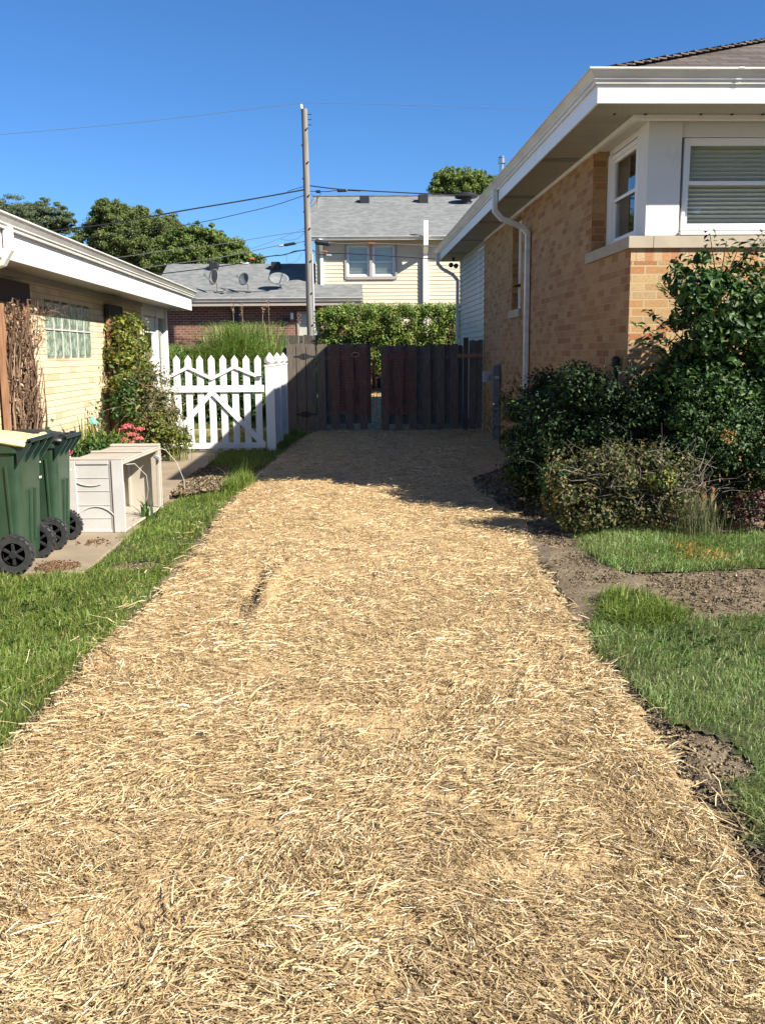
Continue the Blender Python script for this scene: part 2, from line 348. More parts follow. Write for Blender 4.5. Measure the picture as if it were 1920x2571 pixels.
        fs = [(i*n+k, i*n+(k+1) % n, (i+1)*n+(k+1) % n, (i+1)*n+k) for i in range(m-1) for k in range(n)]
        fs += [tuple(range(n))[::-1], tuple((m-1)*n+k for k in range(n))]
        return s.add(vs, fs)
    def lathe(s, prof, c, n=24, axis='z', closed=True):
        vs = []
        for r, h in prof:
            for k in range(n):
                t = 2*math.pi*k/n; a, b = r*math.cos(t), r*math.sin(t)
                vs.append({'z': (c[0]+a, c[1]+b, c[2]+h), 'y': (c[0]+a, c[1]+h, c[2]+b), 'x': (c[0]+h, c[1]+a, c[2]+b)}[axis])
        m = len(prof); fs = [(i*n+k, i*n+(k+1) % n, (i+1)*n+(k+1) % n, (i+1)*n+k) for i in range(m-1) for k in range(n)]
        if closed: fs += [tuple(range(n))[::-1], tuple((m-1)*n+k for k in range(n))]
        return s.add(vs, fs)
    def build(s, name, mat, parent=None, bevel=0, smooth=False, uv=True):
        me = bpy.data.meshes.new(name); me.from_pydata([(0, 0, 0)]*0 or s.v, [], s.f)
        import bmesh
        bm = bmesh.new(); bm.from_mesh(me); bmesh.ops.recalc_face_normals(bm, faces=bm.faces[:])
        if uv:
            L = bm.loops.layers.uv.new('UVMap')
            for f in bm.faces:
                n = f.normal; t = Vector((0, 0, 1)).cross(n)
                t = t.normalized() if t.length > .05 else Vector((1, 0, 0))
                if abs(t.x) > abs(t.y): t = t if t.x > 0 else -t
                else: t = t if t.y > 0 else -t
                b = n.cross(t); b = b if b.z > 0 or abs(n.z) > .99 else -b
                for l in f.loops: l[L].uv = (l.vert.co.dot(t), l.vert.co.dot(b))
        bm.to_mesh(me); bm.free()
        return finish(me, name, mat, parent, s.v, smooth=smooth, bevel=bevel)
def frame(o, u, n):
    """local x along the wall, local y outward, local z up"""
    u = Vector(u); n = Vector(n); z = Vector((0, 0, 1))
    return Matrix(((u.x, n.x, z.x, o[0]), (u.y, n.y, z.y, o[1]), (u.z, n.z, z.z, o[2]), (0, 0, 0, 1)))
def wall_holes(mb, u0, u1, z0, z1, holes, depth=.12):
    us = sorted({u0, u1, *[h[0] for h in holes], *[h[1] for h in holes]}); zs = sorted({z0, z1, *[h[2] for h in holes], *[h[3] for h in holes]})
    for a, b in zip(us, us[1:]):
        for c, d in zip(zs, zs[1:]):
            if any(h[0] < (a+b)/2 < h[1] and h[2] < (c+d)/2 < h[3] for h in holes): continue
            mb.quad((a, 0, c), (b, 0, c), (b, 0, d), (a, 0, d))
    for a, b, c, d in holes:
        mb.quad((a, 0, c), (a, 0, d), (a, -depth, d), (a, -depth, c)); mb.quad((b, 0, c), (b, 0, d), (b, -depth, d), (b, -depth, c))
        mb.quad((a, 0, c), (b, 0, c), (b, -depth, c), (a, -depth, c)); mb.quad((a, 0, d), (b, 0, d), (b, -depth, d), (a, -depth, d))
def window(T, w, h, parent, fw=.05, mat=None, blind=0, mid=.5, name='window', glass=True):
    """double-hung window; local origin at its lower left, y = outward"""
    mat = mat or m_white
    f = MB(T); f.box(0, fw, -.06, 0, 0, h).box(w-fw, w, -.06, 0, 0, h).box(fw, w-fw, -.06, 0, 0, fw).box(fw, w-fw, -.06, 0, h-fw, h)
    o = f.build(name, mat, parent, bevel=.004)
    s = .035; hm = fw+(h-2*fw)*mid
    for nm, a, b, dy in (('lower_sash', fw, hm+s/2, -.045), ('upper_sash', hm-s/2, h-fw, -.03)):
        q = MB(T); q.box(fw, fw+s, dy-.02, dy+.01, a, b).box(w-fw-s, w-fw, dy-.02, dy+.01, a, b).box(fw+s, w-fw-s, dy-.02, dy+.01, a, a+s).box(fw+s, w-fw-s, dy-.02, dy+.01, b-s, b)
        q.build(nm, m_white, o)
        g = MB(T); g.quad((fw+s, dy-.006, a+s), (w-fw-s, dy-.006, a+s), (w-fw-s, dy-.006, b-s), (fw+s, dy-.006, b-s)); g.build('glass', m_glass, o)
    if blind:
        q = MB(T); z = fw+.01
        while z < h-fw-.02:
            q.add([(fw+.01, -.135, z), (w-fw-.01, -.135, z), (w-fw-.01, -.108, z+blind*.86), (fw+.01, -.108, z+blind*.86)], [(0, 1, 2, 3)]); z += blind
        q.build('blind', m_blind, o)
    q = MB(T); q.box(-.1, w+.1, -.8, -.75, -.1, h+.1).box(-.1, -.02, -.75, -.064, -.1, h+.1).box(w+.02, w+.1, -.75, -.064, -.1, h+.1)
    q.build('room_backing', m_dark, o)
    return o
def structure(o): o['kind'] = 'structure'; return o

# ------------------------------------------------------------------ fields
_wv = [(rng.uniform(-1, 1), rng.uniform(-1, 1), rng.uniform(0, 6.28)) for _ in range(24)]
def fnoise(x, y, s):
    x = np.asarray(x, float); y = np.asarray(y, float); r = np.zeros(np.broadcast(x, y).shape)
    for i, (a, b, p) in enumerate(_wv):
        k = s*(1+1.5*(i % 4)); r += np.sin((a*x+b*y)*k*2.2+p*7)/(1+(i % 4))
    return r/5.0
def gz(x, y): return .055*np.clip(np.asarray(y, float)-20.5, 0, 13)
def inpoly(P, x, y):
    c = np.zeros(x.shape, bool); n = len(P)
    for i in range(n):
        x0, y0 = P[i]; x1, y1 = P[(i+1) % n]
        if y0 == y1: continue
        k = ((y0 > y) != (y1 > y)) & (x < (x1-x0)*(y-y0)/(y1-y0)+x0); c ^= k
    return c
STL = [(-1.6, .2), (-1.5, 3.0), (-1.40, 3.7), (-1.37, 4.1), (-1.38, 4.8), (-1.30, 6.1), (-1.25, 7.8), (-1.30, 9.6), (-1.28, 11.9), (-1.17, 13.9), (-.95, 17.5), (-.62, 20.1)]
STR = [(2.95, 19.95), (3.0, 18.4), (2.78, 15.0), (2.47, 13.8), (1.95, 12.7), (1.6, 12.1), (1.53, 11.0), (1.64, 9.6), (1.70, 8.8), (1.49, 7.4), (1.41, 6.2), (1.33, 5.2), (1.30, 4.37), (1.27, 3.3), (1.235, 2.8), (1.2, 2.4), (1.15, .2)]
STRAW = STL+STR
BACKSTRAW = [(.1, 20.0), (1.5, 20.0), (1.7, 26), (2.6, 33.2), (-.6, 33.2), (0, 26)]
LAWN_L = [(-7, .2), (-1.75, .2), (-1.58, 3.0), (-1.48, 3.7), (-1.47, 4.8), (-1.39, 6.1), (-1.36, 7.8), (-1.37, 9.6), (-1.30, 11.3), (-1.30, 12.2), (-1.42, 12.0), (-1.5, 11.2), (-1.9, 10.65), (-2.03, 9.6), (-2.04, 8.6), (-2.0, 7.8), (-1.98, 7.05), (-2.4, 6.93), (-7, 6.9)]
LAWN_L2 = [(-1.45, 12.9), (-1.22, 13.6), (-1.0, 17.4), (-.72, 19.8), (-1.2, 19.8), (-2.1, 16.4), (-2.06, 14.2)]
LAWN_R = [(1.33, .2), (1.36, 2.7), (1.39, 3.1), (1.43, 3.3), (1.58, 3.42), (1.60, 3.65), (1.43, 3.85), (1.37, 4.4), (1.37, 5.2), (1.6, 5.75), (1.80, 6.1), (1.92, 5.75), (2.05, 5.42), (2.6, 5.48), (9, 5.5), (9, .2)]
LAWN_R2 = [(2.08, 8.6), (1.97, 7.3), (2.03, 6.8), (2.4, 6.7), (3.15, 6.8), (9, 6.75), (9, 8.1), (3.6, 8.0), (2.9, 8.35)]
LAWN_B = [(-3.6, 15.9), (-1.35, 15.9), (-1.35, 23), (-3.6, 23)]
HOLES_R = [(1.52, 3.55, .16), (1.75, 2.9, .12)]
def strawz(x, y):
    g = .018+.012*fnoise(x, y, 1.1)+.008*fnoise(x+5, y, 3.5)
    # a raked-up ridge and gouge
    px, py = -.63+.11*np.clip(y-6.4, 0, 2)**1.4, y
    d = x-px; k = np.exp(-((y-6.35)/.8)**2)
    return np.maximum(g+k*(-.06*np.exp(-(d/.03)**2)+.075*np.exp(-((d-.09)/.05)**2)+.02*np.exp(-((d+.08)/.05)**2)), .004)

# ------------------------------------------------------------------ ground
def grid_sheet(name, xs, ys, zf, mat, mask=None, base=True):
    X, Y = np.meshgrid(xs, ys, indexing='ij'); Z = zf(X, Y); V = np.stack([X, Y, Z], -1).reshape(-1, 3)
    i, j = np.meshgrid(np.arange(len(xs)-1), np.arange(len(ys)-1), indexing='ij'); n = len(ys)
    a = i*n+j; F = np.stack([a, a+n, a+n+1, a+1], -1).reshape(-1, 4)
    if mask is not None:
        cx = (X[:-1, :-1]+X[1:, 1:])/2; cy = (Y[:-1, :-1]+Y[1:, 1:])/2; F = F[mask(cx, cy).ravel()]
        used = np.unique(F); re = np.full(len(V), -1); re[used] = np.arange(len(used)); V = V[used]; F = re[F]
    return np_mesh(name, V, F, mat, smooth=True, base=base)
xs = np.concatenate([[-320, -120, -50, -20, -12], np.arange(-8, 9.01, .07), [12, 20, 50, 120, 320]])
ys = np.concatenate([[-320, -100, -30, -8, -2], np.arange(0, 24, .07), np.arange(24, 35, .5), [40, 60, 120, 320]])
def groundz(X, Y):
    near = ((X > -7.9) & (X < 8.9) & (Y > .1) & (Y < 23)).astype(float)
    z = gz(X, Y)+near*(.012*fnoise(X, Y, 2.3)+.010*fnoise(X+9, Y, 8)-.012)
    conc = ((X < -1.9) & (X > -4) & (Y > 6.7) & (Y < 20)); z = np.where(conc, np.minimum(z, -.02), z)
    ln = np.zeros(X.shape, bool)
    for P_ in (LAWN_L, LAWN_L2, LAWN_R, LAWN_R2, LAWN_B): ln |= inpoly(P_, X, Y)
    z = np.where(ln, np.minimum(z, gz(X, Y)-.007), z)
    st = inpoly(STRAW, X, Y); z = np.where(st, np.minimum(z, -.02), z)
    return z
g = grid_sheet('ground', xs, ys, groundz, m_soil, base=False); structure(g)
def edgemask(P, amp=.03, s=6):
    return lambda x, y: inpoly(P, x+amp*fnoise(x, y, s), y+amp*fnoise(x+3, y+1, s))
s1 = grid_sheet('straw_bed', np.arange(-1.95, 3.2, .04), np.arange(.2, 20, .04), lambda x, y: strawz(x, y)-.006, m_strawbase, edgemask(STRAW, .04, 5)); structure(s1)
s2 = grid_sheet('straw_path', np.arange(-.7, 2.7, .1), np.arange(20.0, 33.2, .1), lambda x, y: gz(x, y)+.02, m_strawbase, edgemask(BACKSTRAW, .05, 3)); structure(s2)
for P, nm in ((LAWN_L, 'lawn'), (LAWN_L2, 'lawn'), (LAWN_R, 'lawn'), (LAWN_R2, 'lawn'), (LAWN_B, 'lawn')):
    P_ = np.array(P); mk0 = edgemask(P, .045, 9); mk = lambda x, y, m=mk0: m(x, y) & (((x+1.62+.04*fnoise(x, y, 9))/.22)**2+((y-7.2)/.17)**2 > 1)
    o = grid_sheet(nm, np.arange(P_[:, 0].min()-.1, P_[:, 0].max()+.1, .04), np.arange(P_[:, 1].min()-.1, P_[:, 1].max()+.1, .04), lambda x, y: gz(x, y)+.001+.003*fnoise(x, y, 2.), m_lawnbase, mk); structure(o)
# concrete walk beside the left house
mb = MB()
for a, b in ((6.95, 8.9), (8.912, 10.9), (10.912, 12.9), (12.912, 14.9), (14.912, 16.9), (16.912, 19.0)):
    mb.box(-3.05, -2.06 if a > 8 else -1.98, a, b, -.05, .028)
mb.box(-3.62, -3.05-.004, 6.95, 9.2, -.05, .028)
structure(mb.build('concrete_walk', m_concrete, None, bevel=.006))

# ------------------------------------------------------------------ small pieces scattered over areas
def sample(P, n, dens=None):
    P_ = np.array(P); x0, y0 = P_.min(0); x1, y1 = P_.max(0); out = []; tot = 0
    while tot < n:
        m = n*3; x = rng.uniform(x0, x1, m)
        if dens is None: y = rng.uniform(y0, y1, m)
        else:   # p(y) ~ y^-dens
            u = rng.random(m); a = 1-dens-1e-4; yy0 = max(y0, .8); y = (yy0**a+u*(y1**a-yy0**a))**(1/a)
        k = inpoly(P, x+.04*fnoise(x, y, 6), y+.04*fnoise(x+3, y+1, 6)); p = np.stack([x[k], y[k]], -1)
        if len(p) == 0: continue
        out.append(p); tot += len(p)
    return np.concatenate(out)[:n]
def straws(P, n, dens, zf, name, label=None, h=.03, minlen=.05, spread=0, flat=.22, wmul=1.0):
    p = sample(P, n, dens); x, y = p[:, 0], p[:, 1]
    x = x+rng.normal(0, .02+spread, n); y = y+rng.normal(0, .02+spread, n)
    # thin places where the soil shows through
    thin = fnoise(x*1.0, y*.8, 1.6)+.5*fnoise(x+2, y, 5); keep = (thin < .50) | (rng.random(n) < np.clip(1.15-1.5*(thin-.35), .12, 1))
    dark = [(.95-.4, 2.7, .12), (.15, 2.45, .1), (.3, 3.2, .09), (-.75, 2.5, .18), (.75, 2.75, .10), (.1, 2.15, .08), (-.9, 3.0, .10), (.55, 3.0, .08), (-1.15, 4.3, .10), (-.2, 3.9, .06)]
    for cx, cy, r in dark:
        d = ((x-cx+.05*np.sin(y*31))/1.7)**2+(y-cy+.04*np.sin(x*37))**2; keep &= rng.random(n) < np.clip(d/(r*r)*.75, .10, 1)
    gx = -.63+.11*np.clip(y-6.4, 0, 2)**1.4; keep &= ~((np.abs(x-gx) < .032) & (y > 5.5) & (y < 7.2)) | (rng.random(n) < .12)
    x, y = x[keep], y[keep]; n = len(x)
    fs = np.clip((y/4.0)**.20, .85, 1.3); fw = np.clip((y/4.0)**.40, .85, 1.6)
    L = np.minimum(minlen*rng.lognormal(0, .6, n), .14)*fs*np.where(y < 4.5, 1.12, 1); W = .0021+.0034*rng.random(n)**2.2; W = W*fw*wmul
    ang = rng.normal(0, .5, n)+fnoise(x, y, 1.4)*1.7+fnoise(x+7, y+2, 6)*.8; ang = np.where(rng.random(n) < .28, rng.uniform(0, 6.28, n), ang)
    tilt = rng.normal(0, flat, n)
    d = np.stack([np.cos(ang)*np.cos(tilt), np.sin(ang)*np.cos(tilt), np.sin(tilt)], -1)
    rl = rng.normal(0, .6, n); s = np.stack([-np.sin(ang), np.cos(ang), np.zeros(n)], -1)
    up = np.cross(d, s); s = s*np.cos(rl)[:, None]+up*np.sin(rl)[:, None]
    c = np.stack([x, y, zf(x, y)+rng.random(n)**1.6*h*np.clip(fs, 1, 1.3)+np.abs(np.sin(tilt))*L*.4], -1)
    bend = np.stack([rng.normal(0, .06, n)*L, rng.normal(0, .06, n)*L, rng.normal(.01, .05, n)*L], -1)
    hl = (d*L[:, None])/2; hw = (s*W[:, None])/2
    V = np.stack([c-hl-hw, c-hl+hw, c+bend+hw, c+bend-hw, c+hl+hw*.8, c+hl-hw*.8], 1).reshape(-1, 3)
    b = (np.arange(n)*6)[:, None]; F = np.concatenate([b+np.array([0, 1, 2, 3]), b+np.array([3, 2, 4, 5])], 1).reshape(-1, 4)
    o = np_mesh(name, V, F, m_straw); return o
o = straws(STRAW, 470000, 1.9, strawz, 'straw_mulch', minlen=.030, flat=.14)
tag(o, 'golden straw mulch spread over the bare side yard up to the wooden gates', 'straw', kind='stuff')
o = straws(BACKSTRAW, 9000, None, lambda x, y: gz(x, y)+.02, 'straw_mulch', minlen=.06)
tag(o, 'straw seen through the gap between the two gate leaves', 'straw', kind='stuff')
strip = [(-1.75, 1), (-1.6, 4.1), (-1.56, 6), (-1.5, 8), (-1.5, 10), (-1.4, 10), (-1.2, 8), (-1.25, 6), (-1.35, 4.1), (-1.55, 1)]
o = straws(strip, 1500, 1.5, lambda x, y: .02+0*x, 'loose_straw', spread=.07, flat=.35, minlen=.05)
tag(o, 'loose straws strayed over the grass edge on the left', 'straw', kind='stuff')
o = straws([(1.2, 1), (1.22, 3), (1.3, 4.5), (1.35, 6), (1.5, 7.4), (1.68, 8.8), (1.8, 8.8), (1.6, 7.4), (1.5, 6), (1.42, 4.5), (1.36, 3), (1.34, 1)], 500, 1.2, lambda x, y: .0+0*x, 'loose_straw', spread=.05, flat=.3, minlen=.07)
tag(o, 'few loose straws on the dark soil along the right edge', 'straw', kind='stuff')

def blades(P, n, dens, zf, mat, name, label, hgt=.05, w=.003, lean=.5, holes=(), cat='grass', jitter=.02):
    p = sample(P, n, dens); x, y = p[:, 0], p[:, 1]; x = x+rng.normal(0, jitter, n)+.015*rng.standard_t(2.5, n)*(rng.random(n) < .3); y = y+rng.normal(0, jitter, n)
    k = np.ones(n, bool)
    for cx, cy, r in holes: k &= ((x-cx)**2+(y-cy)**2 > r*r) | (rng.random(n) < .06)
    k &= (fnoise(x*1.3, y*1.3, 2.5) < .75) | (rng.random(n) < .5)
    x, y = x[k], y[k]; n = len(x); fs = np.clip((y/5)**.55, .9, 1.8) if dens else np.ones(n)*1.7
    H = hgt*rng.lognormal(0, .35, n)*(1+.45*fnoise(x, y, 3.)); H = np.clip(H, .012, hgt*3); W = w*rng.uniform(.7, 1.4, n)*fs
    a = rng.uniform(0, 6.28, n); la = fnoise(x, y, 1.8)*3+rng.normal(0, 1.2, n); ln = np.abs(rng.normal(0, lean, n))*H
    s = np.stack([np.cos(a), np.sin(a), np.zeros(n)], -1)*(W/2)[:, None]; L = np.stack([np.cos(la)*ln, np.sin(la)*ln, np.zeros(n)], -1)
    b0 = np.stack([x, y, zf(x, y)], -1); up = np.stack([0*x, 0*x, H], -1)
    m = b0+up*.55+L*.35; t = b0+up*np.clip(1-.5*(ln/H), .35, 1)[:, None]+L*1.3
    V = np.stack([b0-s, b0+s, m+s*.8, m-s*.8, t+s*.12, t-s*.12], 1).reshape(-1, 3)
    b = (np.arange(n)*6)[:, None]; F = np.concatenate([b+np.array([0, 1, 2, 3]), b+np.array([3, 2, 4, 5])], 1).reshape(-1, 4)
    o = np_mesh(name, V, F, mat); tag(o, label, cat, kind='stuff'); return o
fl = lambda x, y: gz(x, y)+.006+0*x
VIS_L = [(-4.6, 6.88), (-2.4, 6.9), (-1.98, 7.0), (-2.0, 7.8), (-2.04, 8.6), (-2.03, 9.6), (-1.9, 10.65), (-1.5, 11.2), (-1.42, 12.0), (-1.28, 12.2), (-1.28, 11.3), (-1.34, 9.6), (-1.33, 7.8), (-1.36, 6.1), (-1.43, 4.8), (-1.44, 3.7), (-1.52, 3.0), (-1.6, 2.2), (-3.2, 2.2)]
blades(VIS_L, 120000, 1.0, fl, m_grassL, 'grass', 'sunlit green lawn between the straw and the garbage carts', .038, .0040, .8, holes=[(-1.62, 7.2, .16), (-1.75, 7.15, .12), (-1.5, 8.2, .06)])
blades(LAWN_L2, 15000, None, fl, m_grassL, 'grass', 'shaded grass strip beside the white picket fence', .06, .0035, jitter=.05)
blades([(1.31, .9), (1.345, 2.7), (1.375, 3.1), (1.42, 3.27), (1.57, 3.38), (1.59, 3.67), (1.41, 3.87), (1.355, 4.4), (1.35, 5.2), (1.6, 5.8), (1.80, 6.15), (1.95, 5.75), (2.05, 5.45), (2.6, 5.5), (4.6, 5.5), (3.2, .9)], 120000, 1.0, fl, m_grassR, 'grass', 'lower right lawn along the straw', .040, .0038, 1.0, holes=[(1.5, 3.55, .06)])
blades([(2.05, 8.6), (1.96, 7.3), (2.03, 6.78), (2.4, 6.7), (3.15, 6.78), (5, 6.75), (5, 8.1), (3.6, 8.0), (2.9, 8.35)], 45000, None, fl, m_grassR, 'grass', 'patch of lawn in front of the shrubs by the brick house', .045, .0028, .9, jitter=.04)
blades(LAWN_B, 16000, None, fl, m_grassL, 'grass', 'back garden lawn seen through the white pickets', .06, .005)
blades([(1.56, 5.45), (1.66, 5.8), (1.80, 6.12), (1.93, 5.85), (2.02, 5.5), (1.8, 5.3)], 4500, None, fl, m_grassL, 'grass', 'taller green tuft at the corner of the dirt path', .065, .003, .9, jitter=.05)
blades([(-1.45, 11.0), (-1.25, 11.2), (-1.22, 12.3), (-1.4, 12.2)], 2500, None, fl, m_grassL, 'grass', 'taller grass tuft between the dug soil and the straw', .12, .003, .6)
o = blades([(2.62, 7.0), (2.85, 6.85), (3.05, 7.3), (2.8, 7.6), (2.6, 7.5)], 340, None, fl, m_orangel, 'orange_leaves', 'scatter of orange leaves on the lawn by the shrubs', .055, .007, 1.2, cat='leaves')

def weeds(P, n, label):
    c = sample(P, n, None); c = np.repeat(c, 9, 0); m = len(c); a = rng.uniform(0, 6.28, m); L = rng.uniform(.02, .05, m)
    d = np.stack([np.cos(a), np.sin(a), rng.uniform(.2, .9, m)], -1); s = np.stack([-np.sin(a), np.cos(a), 0*a], -1)*(L*.22)[:, None]
    b0 = np.stack([c[:, 0], c[:, 1], 0*a+.015], -1); md = b0+d*(L*.6)[:, None]; t_ = b0+d*L[:, None]*np.array([1, 1, .6])
    V = np.stack([b0, md-s, t_, md+s], 1).reshape(-1, 3); k = (np.arange(m)*4)[:, None]
    o = np_mesh('weeds', V, k+np.array([0, 1, 2, 3]), m_lfmid); tag(o, label, 'weeds', kind='stuff')
m_darkclod = island('dark_soil_clod', G((0, (.035, .027, .018)), (.7, (.075, .056, .036)), (1, (.13, .10, .065))), .95)  # darker browns than the other clods, for the strip beside the straw
weeds([(-3.2, 4.5), (-2.0, 4.2), (-1.6, 4.6), (-1.55, 6.4), (-3.0, 6.7)], 150, 'broad-leaved weeds in the left lawn')
weeds([(1.5, 4.6), (3.2, 4.2), (3.6, 5.4), (1.9, 5.4)], 130, 'broad-leaved weeds in the right lawn')
def clods(P, n, dens, size, mat, name, label, cat, zf=None, power=2.2, jit=.0):
    p = sample(P, n, dens); p = p+rng.normal(0, jit, p.shape); n = len(p); s = size*(.25+rng.random(n)**power*1.2)
    base = np.array([(1, 0, 0), (-1, 0, 0), (0, 1, 0), (0, -1, 0), (0, 0, 1), (0, 0, -1)], float)
    extra = []
    for a in (1, -1):
        for b in (1, -1):
            for c in (1, -1): extra.append((a*.62, b*.62, c*.62))
    base = np.concatenate([base, extra])
    tri = []
    for ia, a in enumerate((1, -1)):
        for ib, b in enumerate((1, -1)):
            for ic, c in enumerate((1, -1)):
                e = 6+ia*4+ib*2+ic; X, Y, Z = (0 if a > 0 else 1), (2 if b > 0 else 3), (4 if c > 0 else 5)
                for q, r in ((X, Y), (Y, Z), (Z, X)): tri.append((e, q, r))
    V = base[None]*(1+rng.normal(0, .22, (n, 14, 1)))*s[:, None, None]*np.array([1, 1, .65])*(1+rng.normal(0, .25, (n, 1, 3)))
    a = rng.uniform(0, 6.28, n); c, q = np.cos(a), np.sin(a); Vx = V[..., 0]*c[:, None]-V[..., 1]*q[:, None]; Vy = V[..., 0]*q[:, None]+V[..., 1]*c[:, None]
    z = (zf(p[:, 0], p[:, 1]) if zf else -.01)+s*.2
    V = np.stack([Vx+p[:, :1], Vy+p[:, 1:2], V[..., 2]+np.broadcast_to(z, (n,))[:, None]], -1)
    F = (np.array(tri)[None]+(np.arange(n)*14)[:, None, None]).reshape(-1, 3)
    o = np_mesh(name, V.reshape(-1, 3), F, mat); tag(o, label, cat, kind='stuff'); return o
clods([(-2.0, 10.75), (-1.55, 11.0), (-1.35, 11.8), (-1.45, 12.9), (-2.0, 13.6), (-2.1, 12.3)], 3000, None, .028, m_clod, 'soil_clods', 'heap of dug soil clods at the end of the concrete walk', 'soil', lambda x, y: .03+.06*np.exp(-((x+1.72)/.22)**2-((y-11.7)/.7)**2), 3)
clods([(1.5, 6.2), (1.72, 8.8), (1.95, 8.6), (1.92, 7.2), (2.0, 6.72), (4.6, 6.7), (4.6, 5.5), (2.1, 5.45), (1.95, 5.85), (1.8, 6.2), (1.5, 5.8)], 16000, None, .011, m_clod, 'soil_clods', 'crumbly bare dirt path leading right towards the house', 'soil', None, 7)
clods([(1.25, .8), (1.26, 3), (1.3, 4.4), (1.36, 5.7), (1.5, 5.8), (1.40, 4.4), (1.45, 3.88), (1.62, 3.67), (1.60, 3.4), (1.43, 3.25), (1.37, .8)], 5200, 1.0, .011, m_clod, 'soil_clods', 'dark soil clods along the cut edge of the right lawn', 'soil', None, 3)
clods([(1.6, 8.9), (1.55, 11), (1.6, 12), (2.1, 12.6), (2.7, 14), (2.8, 9.6), (2.1, 8.7)], 2600, None, .022, m_clod, 'soil_clods', 'shaded bare soil under the dark shrubs', 'soil', None, 3)
clods([(1.24, .8), (1.25, 2.8), (1.28, 3.3), (1.31, 4.37), (1.345, 5.2), (1.42, 6.2), (1.50, 7.4), (1.56, 7.4), (1.49, 6.2), (1.39, 5.2), (1.37, 4.4), (1.36, 3.3), (1.34, 2.8), (1.33, .8)], 4200, 1.0, .012, m_darkclod, 'soil_clods', 'thin dark line of soil along the right edge of the straw', 'soil', None, 3)
clods([(-1.75, 1.5), (-1.6, 3.7), (-1.45, 6), (-1.4, 9), (-1.28, 9), (-1.32, 6), (-1.42, 3.7), (-1.6, 1.5)], 2200, 1.0, .014, m_clod, 'soil_clods', 'small soil crumbs along the left edge of the straw', 'soil', None, 3)
clods([(-1.86, 7.05), (-1.5, 7.03), (-1.42, 7.25), (-1.6, 7.38), (-1.8, 7.32)], 900, None, .009, m_clod, 'soil_clods', 'bare dirt patch in the left lawn', 'soil', None, 2)
clods([(-.69, 5.3), (-.66, 6.4), (-.62, 6.8), (-.50, 7.3), (-.47, 7.25), (-.58, 6.75), (-.61, 6.35), (-.64, 5.3)], 900, None, .010, m_clod, 'soil_clods', 'dark curved scrape of bare soil in the straw left of the middle', 'soil', lambda x, y: strawz(x, y), 3)
clods([(-2.35, 6.98), (-2.1, 7.0), (-2.15, 7.22), (-2.35, 7.3)], 1500, None, .008, m_chip, 'wood_chips', 'brown wood chips spilled on the concrete beside the cart wheels', 'wood chips', lambda x, y: .03+0*x, 1.5, .035)
clods([(-2.3, 8.0), (-2.1, 7.9), (-2.15, 8.15), (-2.3, 8.2)], 110, None, .009, m_chip, 'dry_leaf_litter', 'bits of dry litter on the walk in front of the beige box', 'litter', lambda x, y: .03+0*x, 1.5, .05)
clods([(-3.65, 9.25), (-3.08, 9.25), (-3.08, 17), (-3.65, 17)], 2500, None, .02, m_clod, 'soil_clods', 'garden bed soil along the cream brick wall', 'soil', None, 3)

# ------------------------------------------------------------------ right brick house
GUT = [(0, 0), (.045, 0), (.050, .028), (.066, .036), (.066, .048), (.110, .104), (.122, .110), (.122, .125), (.105, .125), (.10, .09), (.0, .09)]
WX, WY, SOF = 2.85, 9.55, 3.89
house = thing('brick_house', 'tan brick bungalow on the right with deep white eaves and a corner window', 'house', (6.5, 15, 0))
mb = MB(frame((WX, 0, 0), (0, 1, 0), (-1, 0, 0)))
BW = (16.25, 17.1, .40, .82)
wall_holes(mb, WY, 19.6, -.15, 2.72, [(15.55, 16.35, 2.32, 2.72), BW], .13)
wall_holes(mb, 11.12, 19.6, 2.72, SOF, [(15.55, 16.35, 2.72, 3.80)], .17)
mb.quad((11.12, 0, 2.72), (11.12, 0, SOF), (11.12, -.2, SOF), (11.12, -.2, 2.72))
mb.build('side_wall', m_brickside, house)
mb = MB(frame((0, WY, 0), (1, 0, 0), (0, -1, 0)))
mb.quad((WX, 0, -.15), (11, 0, -.15), (11, 0, 2.505), (WX, 0, 2.505)); mb.build('front_wall', m_brick, house)
mb = MB(frame((0, WY, 0), (1, 0, 0), (0, -1, 0)))
mb.quad((WX, 0, 2.505), (11, 0, 2.505), (11, 0, 2.63), (WX, 0, 2.63)); mb.build('rowlock_course', m_rowlock, house)
mb = MB(); mb.quad((11, WY, -.15), (11, 23.8, -.15), (11, 23.8, SOF), (11, WY, SOF)); mb.quad((WX, 23.8, -.15), (11, 23.8, -.15), (11, 23.8, SOF), (WX, 23.8, SOF))
mb.build('rear_wall', m_brickside, house)
# lap siding on the rear part of the side wall
mb = MB(); z = .0
mb.quad((WX+.03, 19.6, -.15), (WX+.03, 23.8, -.15), (WX+.03, 23.8, SOF), (WX+.03, 19.6, SOF))
while z < SOF-.02:
    t = min(z+.115, SOF); mb.add([(WX-.014, 19.605, z), (WX-.014, 23.8, z), (WX+.004, 23.8, t), (WX+.004, 19.605, t), (WX+.01, 19.605, z), (WX+.01, 23.8, z)], [(0, 1, 2, 3), (0, 1, 5, 4)]); z += .115
mb.build('lap_siding', m_siding2, house)
# stone sill wrapping the corner
mb = MB(); prof = [(-.16, 0), (.035, 0), (.035, .115), (-.16, .135)]
mb.sweep(prof, [(WX, 11.25), (WX, WY), (3.06, WY)][::-1], 2.63); 
mb.sweep(prof, [(3.064, WY), (11, WY)][::-1], 2.63)
mb.build('stone_sill', m_stone, house, bevel=.003)
mb = MB(); mb.sweep([(.0, 0), (.045, 0), (.045, .13), (0, .13)], [(WX, 15.48), (WX, 16.45)], 2.19); mb.build('stone_sill', m_stone, house, bevel=.004)
